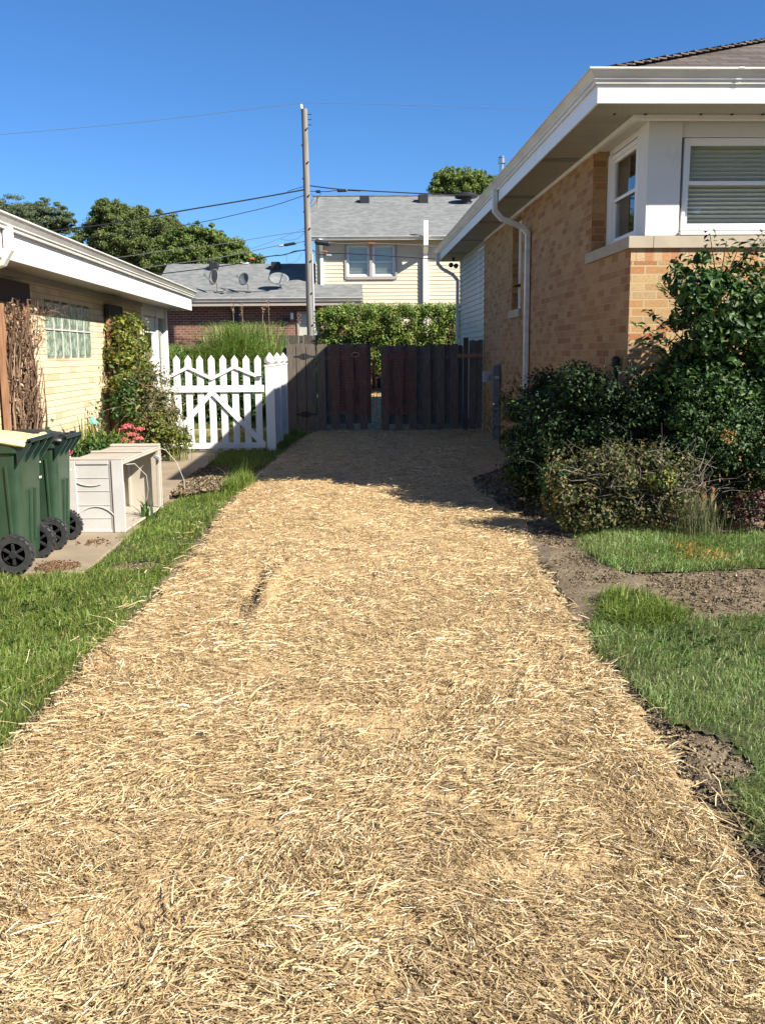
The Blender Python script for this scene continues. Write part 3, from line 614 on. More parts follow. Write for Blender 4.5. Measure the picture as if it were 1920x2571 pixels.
# white corner post and frames of the corner window
cx, cy = 3.02, 9.67
mb = MB(); mb.box(cx, 3.36, cy, cy+.3, 2.765, SOF-.004); mb.build('corner_post', m_whiteold, house, bevel=.004)
mb = MB(); mb.box(3.36, 10.9, cy+.03, cy+.25, 3.715, SOF-.004).box(3.36, 10.9, cy-.06, cy+.25, 2.765, 2.80)
mb.box(cx+.012, cx+.25, cy+.3, 11.118, 3.80, SOF-.004); mb.box(WX+.02, cx+.012, WY+.02, 11.118, 3.86, SOF-.006); mb.build('window_trim', m_whiteold, house, bevel=.004)
mb = MB(); mb.box(WX-.02, WX+.03, WY-.02, 19.6, SOF-.05, SOF-.003).box(WX+.03, 11, WY-.02, WY+.03, SOF-.05, SOF-.003); mb.build('frieze_trim', m_white, house)
window(frame((3.40, cy+.045, 2.82), (1, 0, 0), (0, -1, 0)), 1.75, .89, house, .035, m_white, .042, .52)
window(frame((5.2, cy+.045, 2.82), (1, 0, 0), (0, -1, 0)), 1.75, .89, house, .035, m_white, .042, .52)
window(frame((cx, cy+.34, 2.79), (0, 1, 0), (-1, 0, 0)), .98, .99, house, .05, m_white, 0, .50)
for a, b in ((cy+.3, cy+.338), (10.992, 11.118)): mb = MB(); mb.box(cx, cx+.22, a, b, 2.79, 3.8); mb.build('window_trim', m_white, house)
window(frame((WX+.10, 15.57, 2.33), (0, 1, 0), (-1, 0, 0)), .76, 1.46, house, .06, m_white, 0, .5)
window(frame((WX-.005, 19.72, 2.17), (0, 1, 0), (-1, 0, 0)), .85, 1.6, house, .07, m_white, 0, .5)
q = MB(); q.box(2.97, 3.0, BW[0], BW[1], BW[2], BW[3]); q.build('basement_window', m_dark, house)
# roof
EX, EY, OX, OY = 2.36, 9.06, 11.6, 24.35
z0 = 4.135; sl = .41; xm = (EX+OX)/2; hr = (xm-EX)*sl; rt = [(EX-.03, EY-.03, z0), (OX, EY-.03, z0), (OX, OY, z0), (EX-.03, OY, z0), (xm, EY+(xm-EX), z0+hr), (xm, OY-(xm-EX), z0+hr)]
mb = MB(); mb.add(rt, [(0, 1, 4), (1, 2, 5, 4), (2, 3, 5), (3, 0, 4, 5)]); mb.build('roof', m_roofbrown, house)
mb = MB(); cap = []
a, b = Vector(rt[0]), Vector(rt[4]); n = 42
for i in range(n):
    p = a.lerp(b, i/n); q_ = a.lerp(b, (i+1.15)/n); up = Vector((0, 0, .012+.006*(i % 2))); s_ = Vector((.11, -.11, -.005)); 
    mb.beam(p+up+Vector((0,0,.012)), q_+up*.3, .22, .012)
mb.build('hip_shingles', m_roofbrown, house)
path = [(OX, EY), (EX, EY), (EX, OY)]     # outward is on the left when travelling this way reversed
pr = path[::-1]
def lsweep(prof, path, z, nm, mat, par, bevel=0):
    m_ = MB(); m_.sweep(prof, path, z); return m_.build(nm, mat, par, bevel=bevel)
lsweep(GUT, [(OX, EY), (EX, EY), (EX, OY)], 4.03, 'gutter', m_gutter, house)
lsweep([(.001, 0), (.022, 0), (.022, .27), (.001, .27)], [(OX, EY), (EX, EY), (EX, OY)], 3.868, 'fascia', m_white, house)
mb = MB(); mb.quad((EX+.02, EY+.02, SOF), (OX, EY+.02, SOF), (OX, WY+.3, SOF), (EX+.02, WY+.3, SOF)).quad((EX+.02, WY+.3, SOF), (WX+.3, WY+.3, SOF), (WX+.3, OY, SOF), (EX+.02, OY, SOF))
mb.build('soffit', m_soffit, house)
for y in (11.6, 14.3, 17.0, 19.7, 22.2):
    mb = MB(); mb.box(EX+.03, WX-.03, y, y+.22, SOF-.004, SOF-.001); mb.build('soffit_vent', m_sofvent, house)
for i in range(16):
    mb = MB(); mb.box(2.62+i*.305+.24*(i > 1), 2.64+i*.305+.24*(i > 1), WY-.05, WY-.021, SOF-.012, SOF-.002); mb.build('soffit_notch', m_black, house)
for (x0_, y0_, dx) in ((3.6, EY, 1), (EX, 12.6, 0), (EX, 16.9, 0), (EX, 21.0, 0)):
    mb = MB(); e_ = .0025; mb.sweep([(u*1.0+(e_ if u > 0 else 0), v-(e_ if v < .05 else -e_)) for u, v in GUT], [(x0_+.05, y0_), (x0_, y0_)] if dx else [(x0_, y0_), (x0_, y0_+.05)], 4.03); mb.build('gutter_joint', m_gutter, house)
mb = MB(); y = 14.75
mb.sqtube([(2.29, y, 4.04), (2.29, y, 3.74), (2.40, y, 3.62), (2.72, y, 3.50), (2.80, y, 3.40), (2.80, y, .1), (2.7, y, .02)], .10, .075); mb.build('downpipe', m_gutter, house, bevel=.01)
mb = MB(); y = 23.72
mb.sqtube([(2.29, y, 4.04), (2.29, y, 3.78), (2.40, y, 3.66), (2.66, y, 3.52), (2.78, y, 3.38), (2.78, y, .1)], .10, .075); mb.build('downpipe', m_gutter, house, bevel=.01)
mb = MB(); mb.box(2.60, 2.66, 23.3, 23.36, 3.80, SOF-.004).lathe([(.03, 0), (.055, .03), (.06, .1)], (2.58, 23.3, 3.72), 12, 'y').lathe([(.03, 0), (.055, .03), (.06, .1)], (2.70, 23.3, 3.70), 12, 'y'); mb.build('floodlight', m_black, house)
mb = MB(); c_ = at(1259, 412, Y=18.5); mb.lathe([(.05, -.9), (.05, 0), (.075, .01), (.075, .10), (.06, .12), (.06, .14), (.01, .15)], c_, 16); mb.build('chimney_vent', m_steel, house, smooth=False)

# grey utility pedestal and meter box at the wall
t = thing('utility_pedestal', 'tall narrow grey cable pedestal standing by the brick wall next to the gate', 'pedestal', (2.82, 17.5, 0))
mb = MB(); mb.box(2.70, 2.84, 17.4, 17.56, -.05, 1.30).add([(2.70, 17.4, 1.30), (2.84, 17.4, 1.30), (2.84, 17.56, 1.30), (2.70, 17.56, 1.30), (2.72, 17.42, 1.37), (2.83, 17.42, 1.41), (2.83, 17.54, 1.41), (2.72, 17.54, 1.37)], [(4, 5, 6, 7), (0, 1, 5, 4), (1, 2, 6, 5), (2, 3, 7, 6), (3, 0, 4, 7)])
mb.build('housing', m_grey, t, bevel=.008)
mb = MB(); mb.box(2.735, 2.815, 17.394, 17.399, 1.14, 1.19); mb.build('label_plate', m_lightgrey, t)
t = thing('meter_box', 'small light grey meter box fixed beside the tall pedestal', 'meter box', (2.72, 18.2, 1.1))
mb = MB(); mb.box(2.63, 2.85, 18.1, 18.25, 1.06, 1.26); mb.build('housing', m_lightgrey, t, bevel=.008)
mb = MB(); mb.lathe([(.06, 0), (.06, -.04), (.02, -.05)], (2.74, 18.1, 1.15), 16, 'y'); mb.build('meter_dial', m_glass, t)
t = thing('pipe_cap', 'dark capped pipe poking up behind the shrubs at the brick corner', 'pipe', (2.79, 9.75, .9))
mb = MB(); mb.tube([(2.79, 9.75, .5), (2.79, 9.75, 1.49)], .025, 12); mb.build('pipe', m_iron, t)
mb = MB(); mb.lathe([(.035, 0), (.045, .02), (.045, .09), (.02, .11)], (2.79, 9.75, 1.46), 14); mb.build('cap', m_iron, t)

# ------------------------------------------------------------------ left cream brick house
LX = -3.7; lh = thing('brick_garage', 'low cream brick building on the left with white eave and glass block window', 'house', (-7, 11, 0))
mb = MB(frame((LX, 0, 0), (0, 1, 0), (1, 0, 0)))
wall_holes(mb, 3, 17.6, -.15, 2.56, [(11.97, 14.05, 1.59, 2.32)], .05); mb.build('side_wall', m_cream, lh)
mb = MB(); mb.quad((LX, 20.0, -.15), (-11, 20.0, -.15), (-11, 20.0, 2.56), (LX, 20.0, 2.56)).quad((LX, 3, -.15), (-11, 3, -.15), (-11, 3, 2.56), (LX, 3, 2.56)).quad((-11, 3, -.15), (-11, 20, -.15), (-11, 20, 2.56), (-11, 3, 2.56)); mb.build('rear_wall', m_cream, lh)
# glass blocks
def glassblock():
    m, nt, b = nodes('glass_block'); v = coord(nt, 'Object', (1, 1.5, 1)); n = noise(nt, v, 9, 4, .65)
    c = ramp(nt, n, [(.34, (.05, .09, .065)), (.47, (.13, .19, .14)), (.6, (.30, .37, .29)), (.74, (.62, .68, .56))])
    nt.links.new(c, b.inputs['Base Color']); b.inputs['Roughness'].default_value = .08; _inp(b, ['Specular IOR Level'], .8)
    bump(nt, b, n, .6, .03); return m
m_gblock = glassblock()
gb = MB(); fr = MB()
w = (14.05-11.97)/6; hh = (2.32-1.59)/2
for i in range(6):
    for j in range(2):
        a, c = 11.97+i*w+.006, 1.59+j*hh+.006; b, d_ = a+w-.012, c+hh-.012; e = .03
        gb.add([(LX-.02, a, c), (LX-.02, b, c), (LX-.02, b, d_), (LX-.02, a, d_), (LX+.004, a+e, c+e), (LX+.004, b-e, c+e), (LX+.004, b-e, d_-e), (LX+.004, a+e, d_-e)], [(4, 5, 6, 7), (0, 1, 5, 4), (1, 2, 6, 5), (2, 3, 7, 6), (3, 0, 4, 7)])
fr.box(LX-.05, LX-.03, 11.97, 14.05, 1.59, 2.32).box(LX-.04, LX+.008, 11.97, 14.05, 1.59+hh-.008, 1.59+hh+.008)
for i in range(1, 6): fr.box(LX-.04, LX+.006, 11.97+i*w-.006, 11.97+i*w+.006, 1.59, 2.32)
o = fr.build('glass_block_window', m_boxlight, lh); gb.build('glass_blocks', m_gblock, o)
# porch end: posts, storm door
mb = MB(); mb.box(LX-.12, LX, 17.6, 17.74, 0, 2.56).box(LX-.12, LX+.02, 19.88, 20.0, 0, 2.56).box(LX-.1, LX, 18.98, 19.1, 0, 2.56).box(LX-.1, LX-.01, 17.74, 19.88, 2.36, 2.56); mb.build('door_frame', m_white, lh, bevel=.004)
mb = MB(); mb.box(LX-.09, LX-.04, 17.76, 17.90, .05, 2.34).box(LX-.09, LX-.04, 18.82, 18.97, .05, 2.34).box(LX-.09, LX-.04, 17.90, 18.82, .05, 1.0).box(LX-.09, LX-.04, 17.90, 18.82, 2.05, 2.34)
d = mb.build('storm_door', m_white, lh); mb = MB(); mb.quad((LX-.06, 17.90, 1.0), (LX-.06, 18.82, 1.0), (LX-.06, 18.82, 2.05), (LX-.06, 17.90, 2.05)); mb.build('glass', m_glass, d)
mb = MB(); mb.box(LX-.03, LX+.03, 17.95, 17.98, 1.0, 1.12); mb.build('handle', m_steel, d)
mb = MB(); mb.box(LX-.9, LX-.85, 17.6, 20, 0, 2.5); mb.build('room_backing', m_dark, lh)
mb = MB(); mb.quad((LX-.06, 19.1, .1), (LX-.06, 19.88, .1), (LX-.06, 19.88, 2.36), (LX-.06, 19.1, 2.36)); mb.build('side_light', m_glass, lh)
LE = -3.22; lz = 2.56
mb = MB(); mb.quad((LE, 2.5, lz), (LX-.3, 2.5, lz), (LX-.3, 20.3, lz), (LE, 20.3, lz)); mb.build('soffit', m_soffit, lh)
mb = MB(); mb.box(LE-.02, LE+.004, 2.5, 20.3, lz-.02, lz+.245); mb.build('fascia', m_white, lh, bevel=.003)
mb = MB(); mb.sweep(GUT, [(LE+.006, 20.36), (LE+.006, 2.5)], 2.805); mb.build('gutter', m_gutter, lh)
mb = MB(); mb.box(LX+.001, LX+.025, 3, 17.6, lz-.07, lz-.003); mb.build('frieze_trim', m_taupe, lh)
mb = MB(); ex = LE-.01; e2 = 20.32; mb.add([(ex, 2.5, 2.87), (ex, e2, 2.87), (-11.5, e2, 2.87), (-11.5, 2.5, 2.87), (-7.35, 6.6, 3.9), (-7.35, 16.2, 3.9)], [(0, 1, 5, 4), (1, 2, 5), (2, 3, 4, 5), (3, 0, 4)]); mb.build('roof', m_roofgrey, lh)
mb = MB(); mb.box(-11.5, LE-.02, e2-.03, e2, lz-.02, 2.86); mb.build('fascia', m_white, lh)
c_ = at(24, 610, X=LE+.06); y = c_[1]
mb = MB(); mb.sqtube([(LE+.055, y, 2.83), (LE+.055, y, 2.62), (LE-.02, y, 2.50), (LX+.18, y, 2.40), (LX+.06, y, 2.30), (LX+.06, y, .1)], .10, .075); mb.build('downpipe', m_gutter, lh, bevel=.01)

# ------------------------------------------------------------------ trellises
def trellis(y0, y1, ztop, zb, label, vines=True):
    t = thing('trellis', label, 'trellis', (LX+.07, (y0+y1)/2, 0), 'brown wall trellises')
    for a in (y0, y1-.14):
        mb = MB(); mb.box(LX+.03, LX+.08, a, a+.14, .0, ztop); mb.build('post', m_trellis, t, bevel=.004)
    mb = MB(); y = y0+.14
    for s in (1, -1):
        k = -12
        while k < 26:
            a0 = y0+.14+k*.13; pts = []
            L = ztop-.35
            # clipped diagonal lath
            ya, yb = (a0, a0+L) if s > 0 else (a0+L, a0)
            lo, hi = y0+.14, y1-.14
            def zz(yv): return .25+((yv-a0) if s > 0 else (a0+L-yv))
            c0, c1 = max(min(ya, yb), lo), min(max(ya, yb), hi)
            if c1-c0 > .03: mb.beam((LX+.05+.012*s, c0, zz(c0)), (LX+.05+.012*s, c1, zz(c1)), .008, .03, (1, 0, 0))
            k += 1
    mb.build('lattice', m_trellis, t)
    mb = MB(); mb.box(LX+.028, LX+.085, y0-.02, y1+.02, ztop, zb); mb.build('top_board', m_darkwood, t, bevel=.004)
    return t
trellis(10.22, 11.2, 2.20, 2.44, 'brown trellis packed with bare dried vines, left of the glass block window')
trellis(14.85, 15.75, 2.20, 2.40, 'brown trellis half hidden by the climbing green shrub')

# ------------------------------------------------------------------ leafy things
def leaves(name, P, N, size, mat, parent=None, aspect=.55, fold=.18, rnd=.7, up=.25, **kw):
    n = len(P); N = N+rng.normal(0, rnd, (n, 3))+np.array([0, 0, up]); N /= np.linalg.norm(N, axis=1)[:, None]+1e-9
    a = np.cross(N, rng.normal(0, 1, (n, 3))); a /= np.linalg.norm(a, axis=1)[:, None]+1e-9; b = np.cross(N, a)
    L = (size*rng.lognormal(0, .25, n))[:, None]
    base = P-a*L*.5; tip = P+a*L*.5-N*L*.12; l = P-b*L*aspect*.5+N*L*fold*.5; r = P+b*L*aspect*.5+N*L*fold*.5
    V = np.stack([base, r, tip, l], 1).reshape(-1, 3); k = (np.arange(n)*4)[:, None]
    F = np.concatenate([k+np.array([0, 1, 2]), k+np.array([0, 2, 3])], 1).reshape(-1, 3)
    return np_mesh(name, V, F, mat, parent)
def cloud(c, r, nclump, rc, per, shell=.75, flatz=.8, lo=None, seed_jit=.12):
    """leaf positions on many overlapping clumps inside an ellipsoid envelope"""
    d = rng.normal(0, 1, (nclump, 3)); d /= np.linalg.norm(d, axis=1)[:, None]
    rad = rng.uniform(.45, 1., nclump)**.6; C_ = np.array(c)+d*np.array(r)*rad[:, None]*(1+rng.normal(0, seed_jit, (nclump, 1)))
    if lo is not None: C_[:, 2] = np.maximum(C_[:, 2], lo+rc*.3)
    R = rc*rng.lognormal(0, .3, nclump)
    idx = rng.integers(0, nclump, nclump*per); q = rng.normal(0, 1, (len(idx), 3)); q /= np.linalg.norm(q, axis=1)[:, None]
    q[:, 2] *= np.where(q[:, 2] < 0, .8, 1)
    u = rng.uniform(shell, 1.08, len(idx)); P = C_[idx]+q*(R[idx]*u)[:, None]*np.array([1, 1, flatz])
    if lo is not None: k = P[:, 2] > lo; P, q, idx = P[k], q[k], idx[k]
    return P, q+d[idx]*.35
def twigs(name, c, r, n, length, rad, mat, parent=None, up=.6, seg=4, root=None):
    mb = MB()
    for i in range(n):
        p = Vector(c)+Vector([random.gauss(0, .45)*r[k] for k in range(3)]) if root is None else Vector(root)+Vector((random.gauss(0, .05), random.gauss(0, .05), 0))
        d = Vector((random.gauss(0, 1), random.gauss(0, 1), random.gauss(up, .6))).normalized()
        pts = [p.copy()]; L = length*random.uniform(.5, 1.3)
        for k in range(seg): d = (d+Vector((random.gauss(0, .3), random.gauss(0, .3), random.gauss(0, .25)))).normalized(); p = p+d*(L/seg); pts.append(p.copy())
        mb.tube(pts, [rad*(1-.75*k/seg) for k in range(seg+1)], 4, cap=False)
    return mb.build(name, mat, parent, uv=False)
def stems(name, base, tops, rad, mat, parent, wob=.06):
    mb = MB()
    for tp in tops:
        b = Vector(base)+Vector((random.gauss(0, .05), random.gauss(0, .05), 0)); tp = Vector(tp); pts = [b.lerp(tp, k/5)+Vector((random.gauss(0, wob), random.gauss(0, wob), 0))*(k/5)*(1 if k < 5 else 0) for k in range(6)]
        mb.tube(pts, [rad*(1-.13*k) for k in range(6)], 5, cap=False)
    return mb.build(name, mat, parent, uv=False)
def shrub(name, label, cat, base, blobs, mat, size, aspect=.55, per=150, nst=9, rs=.014, group=None, extra=None, lo=.05, rnd=.7, shell=.75, flatz=.8, seed_jit=.12):
    t = thing(name, label, cat, base, group)
    Ps, Ns = [], []
    for c, r, nc, rc in blobs:
        P, N = cloud(c, r, nc, rc, per, lo=lo, shell=shell, flatz=flatz, seed_jit=seed_jit); Ps.append(P); Ns.append(N)
    leaves('foliage', np.concatenate(Ps), np.concatenate(Ns), size, mat, t, aspect, rnd=rnd)
    tops = [Vector(b[0])+Vector((random.gauss(0, .35)*b[1][0], random.gauss(0, .35)*b[1][1], random.uniform(0, .4)*b[1][2])) for b in blobs for _ in range(max(1, nst//len(blobs)))]
    stems('stems', base, tops, rs, m_bark, t)
    return t
# right side, by the house corner
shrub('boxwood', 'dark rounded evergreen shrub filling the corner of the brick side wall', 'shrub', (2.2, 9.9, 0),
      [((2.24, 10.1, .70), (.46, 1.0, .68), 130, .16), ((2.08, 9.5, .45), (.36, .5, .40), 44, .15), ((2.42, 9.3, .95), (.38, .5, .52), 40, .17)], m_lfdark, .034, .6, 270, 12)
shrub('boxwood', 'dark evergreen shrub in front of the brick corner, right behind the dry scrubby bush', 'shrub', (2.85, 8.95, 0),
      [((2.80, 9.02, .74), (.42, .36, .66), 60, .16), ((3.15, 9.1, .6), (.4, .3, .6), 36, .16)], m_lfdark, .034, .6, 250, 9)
shrub('boxwood', 'lighter small-leaved evergreen shrub under the tall broad-leaved shrub', 'shrub', (3.35, 8.45, 0),
      [((3.25, 8.5, .88), (.34, .3, .48), 44, .13), ((3.62, 8.5, .75), (.36, .3, .55), 44, .13)], m_lfmid, .032, .6, 200, 9)
v = shrub('tall_shrub', 'tall broad-leaved green shrub reaching up to the front window', 'shrub', (3.6, 8.75, 0),
      [((3.65, 8.78, 1.62), (.55, .34, .68), 46, .17), ((3.35, 8.75, 1.85), (.30, .25, .45), 18, .13), ((3.25, 8.85, 2.2), (.22, .2, .25), 9, .10), ((4.1, 8.8, 1.9), (.5, .35, .6), 36, .17), ((3.2, 8.9, 1.35), (.3, .2, .3), 16, .14), ((3.75, 8.9, 1.15), (.6, .25, .4), 44, .15), ((4.2, 8.8, 1.2), (.5, .3, .5), 36, .16)], m_lfvib, .070, .50, 85, 16, .012, rnd=.6, lo=.3)
Ps = []; Ns = []
mb = MB()
for (x, y, z) in [(3.33, 8.75, 2.68), (3.47, 8.7, 2.60), (3.62, 8.75, 2.58), (3.80, 8.7, 2.68), (2.80, 8.8, 1.98), (2.92, 8.8, 2.22), (2.78, 8.85, 1.72), (3.05, 8.75, 2.38), (3.98, 8.7, 2.75), (2.95, 8.75, 1.5), (2.7, 8.75, 1.86)]:
    b0 = Vector((3.45, 8.8, z-.55)) if z > 2.3 else Vector((3.2, 8.85, z-.3)); tp = Vector((x, y, z)); mb.tube([b0, b0.lerp(tp, .5)+Vector((0, 0, .03)), tp], [.007, .005, .003], 5, cap=False)
    for k in range(10):
        f = .35+.65*k/9; q = b0.lerp(tp, f); s = 1 if k % 2 else -1
        for e in (-1, 1): Ps.append(tuple(q+Vector((e*.035, random.gauss(0, .03), .01)))); Ns.append((random.gauss(0, .5), -.4, 1))
mb.build('shoots', m_bark, v, uv=False); leaves('shoot_leaves', np.array(Ps), np.array(Ns), .075, m_lfvib, v, .5, rnd=.35)
t = shrub('scrubby_bush', 'low scrubby bush with drying brown leaves and bare grey twigs', 'shrub', (2.4, 8.25, 0),
      [((2.15, 8.3, .36), (.42, .34, .36), 50, .13), ((2.7, 8.25, .36), (.42, .32, .36), 50, .13), ((2.45, 8.3, .55), (.4, .3, .22), 24, .12)], m_lfdry, .032, .6, 105, 10, .008)
twigs('bare_twigs', (2.35, 8.2, .55), (.55, .25, .22), 110, .34, .0028, m_twigg, t, up=.5)
twigs('bare_twigs', (2.75, 8.1, .50), (.45, .2, .25), 60, .32, .0028, m_twigg, t, up=.3)
P, N = cloud((2.72, 7.98, .50), (.09, .06, .12), 16, .055, 60); leaves('green_leaves', P, N, .03, m_lfyel, t, .6)
t = thing('leafy_sprout', 'bright green leafy sprout at the left foot of the scrubby bush', 'plant', (1.9, 8.3, 0))
P, N = cloud((1.88, 8.3, .48), (.16, .1, .14), 16, .055, 45); leaves('foliage', P, N, .04, m_lfvib, t, .5); stems('stems', (1.95, 8.35, 0), [(1.8, 8.3, .5), (1.9, 8.3, .55), (2.0, 8.3, .45)], .006, m_bark, t)
t = thing('wispy_grass', 'wispy dry grass clump and thin grey stems beside the scrubby bush', 'plant', (3.05, 8.0, 0))
twigs('stems', (3.1, 8.1, .4), (.25, .15, .2), 60, .42, .0028, m_twigg, t, up=.9)
def arcs(name, base, n, H, spread, w, mat, parent=None, seg=5, rad=(.1, .1), droop=.8):
    a = rng.uniform(0, 6.28, n); ca, sa = np.cos(a), np.sin(a); h = H*rng.uniform(.6, 1.1, n); out = spread*rng.uniform(.2, 1.2, n); b = np.stack([base[0]+rng.normal(0, rad[0], n), base[1]+rng.normal(0, rad[1], n), np.full(n, base[2])], -1)
    ts = np.linspace(0, 1, seg+1); V = []
    side = np.stack([-sa, ca, 0*sa], -1)
    for t_ in ts:
        p = b+np.stack([ca*out*t_**1.8, sa*out*t_**1.8, h*(t_*(1+droop*.45)-droop*.45*t_**2.6)], -1); ww = w*(1-.85*t_)/2
        V += [p-side*ww, p+side*ww]
    V = np.stack(V, 1).reshape(-1, 3); m = 2*(seg+1); k = (np.arange(n)*m)[:, None]
    F = np.concatenate([k+np.array([2*i, 2*i+1, 2*i+3, 2*i+2]) for i in range(seg)], 1).reshape(-1, 4)
    return np_mesh(name, V, F, mat, parent)
arcs('blades', (3.05, 8.0, 0), 380, .42, .22, .004, m_wisp, t)
shrub('red_leaf_plant', 'low plant with dark red leaves at the right edge under the evergreen', 'plant', (3.5, 7.95, 0), [((3.55, 7.98, .26), (.24, .14, .16), 20, .06)], m_red, .03, .6, 40, 4, .004)
shrub('boxwood', 'shaded green shrub at the right edge behind the red-leaved plant', 'shrub', (3.9, 8.3, 0), [((3.85, 8.35, .38), (.4, .25, .36), 40, .13)], m_lfdark, .034, .6, 160, 5)
P, N = cloud((3.36, 8.14, .86), (.07, .05, .07), 7, .03, 20); t = thing('flower_cluster', 'faded orange flower cluster on the lighter evergreen shrub', 'flowers', (3.35, 8.12, .75)); leaves('petals', P, N, .022, m_orangel, t, .8)
# left side garden bed
t = thing('climbing_shrub', 'tall yellow-green climbing shrub against the second trellis by the white gate', 'shrub', (-3.35, 14.9, 0))
P1, N1 = cloud((-3.42, 15.05, 1.55), (.26, .52, .72), 70, .15, 80, lo=.1); P2, N2 = cloud((-3.25, 14.8, 1.1), (.36, .5, .6), 50, .15, 80, lo=.1)
leaves('foliage', np.concatenate([P1, P2]), np.concatenate([N1, N2]), .06, m_lfyel, t, .5)
P, N = cloud((-3.3, 14.3, .95), (.22, .25, .35), 22, .11, 70, lo=.1); leaves('dark_foliage', P, N, .05, m_lfvib, t, .7)
stems('stems', (-3.45, 14.9, 0), [(-3.4+random.gauss(0, .15), 14.9+random.gauss(0, .3), random.uniform(1, 2.2)) for _ in range(14)], .012, m_bark, t)
arcs('shoots', (-3.42, 15.0, 1.9), 26, .42, .25, .03, m_lfyel, t)
t = thing('thorny_bush', 'tangled thorny bush with browning leaves in front of the white gate', 'shrub', (-2.95, 14.5, 0))
P1, N1 = cloud((-2.98, 14.55, .80), (.38, .42, .62), 90, .12, 62, lo=.08, shell=.5); P2, N2 = cloud((-2.72, 14.5, .42), (.30, .35, .36), 46, .11, 62, lo=.08, shell=.5)
leaves('foliage', np.concatenate([P1, P2]), np.concatenate([N1, N2]), .040, m_lfdry, t, .6); twigs('twigs', (-2.95, 14.45, .75), (.38, .35, .5), 130, .5, .004, m_twig, t, up=.4)
P, N = cloud((-2.9, 14.35, .45), (.4, .3, .4), 36, .11, 60, lo=.05); leaves('green_leaves', P, N, .045, m_lfyel, t, .6)
arcs('green_shoots', (-2.55, 14.3, .05), 40, .75, .4, .012, m_lfyel, t)
t = thing('leafy_perennials', 'low clump of broad green leaves between the carts and the pink flowers', 'plant', (-3.25, 11.6, 0))
for (x, y, hh_, n_, sp) in ((-3.3, 10.9, .62, 90, .28), (-3.2, 11.7, .66, 120, .32), (-3.1, 12.4, .64, 110, .32), (-3.35, 12.3, .78, 70, .25), (-2.95, 11.4, .45, 80, .3)):
    arcs('leaf_clump', (x, y, .0), n_, hh_, sp, .050, random.choice([m_lfvib, m_lfyel, m_grassL]), t, rad=(.13, .18))
P, N = cloud((-3.15, 11.7, .35), (.35, .9, .28), 60, .11, 40, lo=.03); leaves('foliage', P, N, .07, m_lfvib, t, .5)
t = thing('sedum_plant', 'clump of flat pink flower heads in front of the browning bush', 'flowers', (-3.0, 13.1, 0))
for (x, y, z) in [(-3.02, 13.1, .66), (-2.86, 13.05, .62), (-3.12, 13.2, .60), (-2.95, 12.95, .56), (-3.05, 12.9, .50), (-2.84, 12.9, .50), (-2.93, 12.8, .45)]:
    P, N = cloud((x, y, z), (.06, .06, .02), 26, .024, 40, flatz=.5); leaves('flower_head', P, N, .018, m_pink, t, .9, up=.8)
P, N = cloud((-3.0, 13.05, .28), (.2, .2, .22), 26, .07, 45, lo=.03); leaves('foliage', P, N, .05, m_lfvib, t, .6); stems('stems', (-3.0, 13.05, 0), [(-3.02, 13.1, .62), (-2.88, 13.05, .6), (-2.95, 12.9, .5)], .007, m_bark, t)
t = thing('sedum_plant', 'small low pink flower head just left of the beige box', 'flowers', (-2.92, 9.9, 0))
P, N = cloud((-2.95, 9.95, .62), (.08, .08, .02), 16, .022, 36, flatz=.5); leaves('flower_head', P, N, .016, m_pink, t, .9, up=.8); P, N = cloud((-2.95, 9.95, .3), (.14, .14, .25), 20, .06, 45, lo=.03); leaves('foliage', P, N, .05, m_lfvib, t, .6)
t = thing('orange_flower', 'single orange flower among the broad green leaves', 'flowers', (-3.3, 11.45, 0))
P, N = cloud((-3.3, 11.45, .70), (.03, .03, .02), 6, .025, 18); leaves('petals', P, N, .03, m_orangef, t, .8); stems('stem', (-3.3, 11.45, 0), [(-3.3, 11.45, .68)], .005, m_bark, t, .01)
for (x, y, h_, lab) in ((-3.45, 10.75, 1.12, 'thin leafy stem against the cream wall beside the dried vines'), (-3.5, 13.5, 1.15, 'dark leafy stems against the cream wall left of the second trellis')):
    t = thing('wall_plant', lab, 'plant', (x, y, 0)); tops = [(x+random.gauss(0, .05), y+random.gauss(.05, .2), h_*random.uniform(.6, 1.05)) for _ in range(5)]
    stems('stems', (x, y, 0), tops, .006, m_bark, t, .03); Ps = []
    for tp in tops:
        for k in range(16): f = random.uniform(.35, 1); Ps.append((x+(tp[0]-x)*f+random.gauss(0, .04), y+(tp[1]-y)*f+random.gauss(0, .06), tp[2]*f))
    leaves('foliage', np.array(Ps), np.tile([(.5, -.3, .6)], (len(Ps), 1)), .055, m_lfmid, t, .7)
t = thing('dried_vine', 'tangle of bare brown vines filling the left trellis', 'vine', (LX+.1, 10.7, 0))
mb = MB()
for i in range(210):
    y = random.uniform(10.3, 11.12); z = random.uniform(0, 1.6); p = Vector((LX+random.uniform(.07, .16), y, z)); d = Vector((0, random.gauss(0, .35), 1)); pts = [p.copy()]
    for k in range(6):
        d = (d+Vector((random.gauss(0, .1), random.gauss(0, .45), random.gauss(0, .2)))).normalized(); p = p+d*random.uniform(.08, .2)
        p.x = min(max(p.x, LX+.06), LX+.2); p.y = min(max(p.y, 10.3), 11.15); p.z = min(max(p.z, .02), 2.24); pts.append(p.copy())
    r = random.choice([.004, .006, .009, .014]); mb.tube(pts, [r*(1-.08*k) for k in range(7)], 5, cap=False)
for i in range(9): 
    y = random.uniform(10.4, 11.0); pts = [(LX+.1+.02*math.sin(k+i), y+.10*math.sin(k*.9+i), k*.25) for k in range(9)]; mb.tube(pts, .018, 6, cap=False)
mb.build('stems', m_vine, t, uv=False)
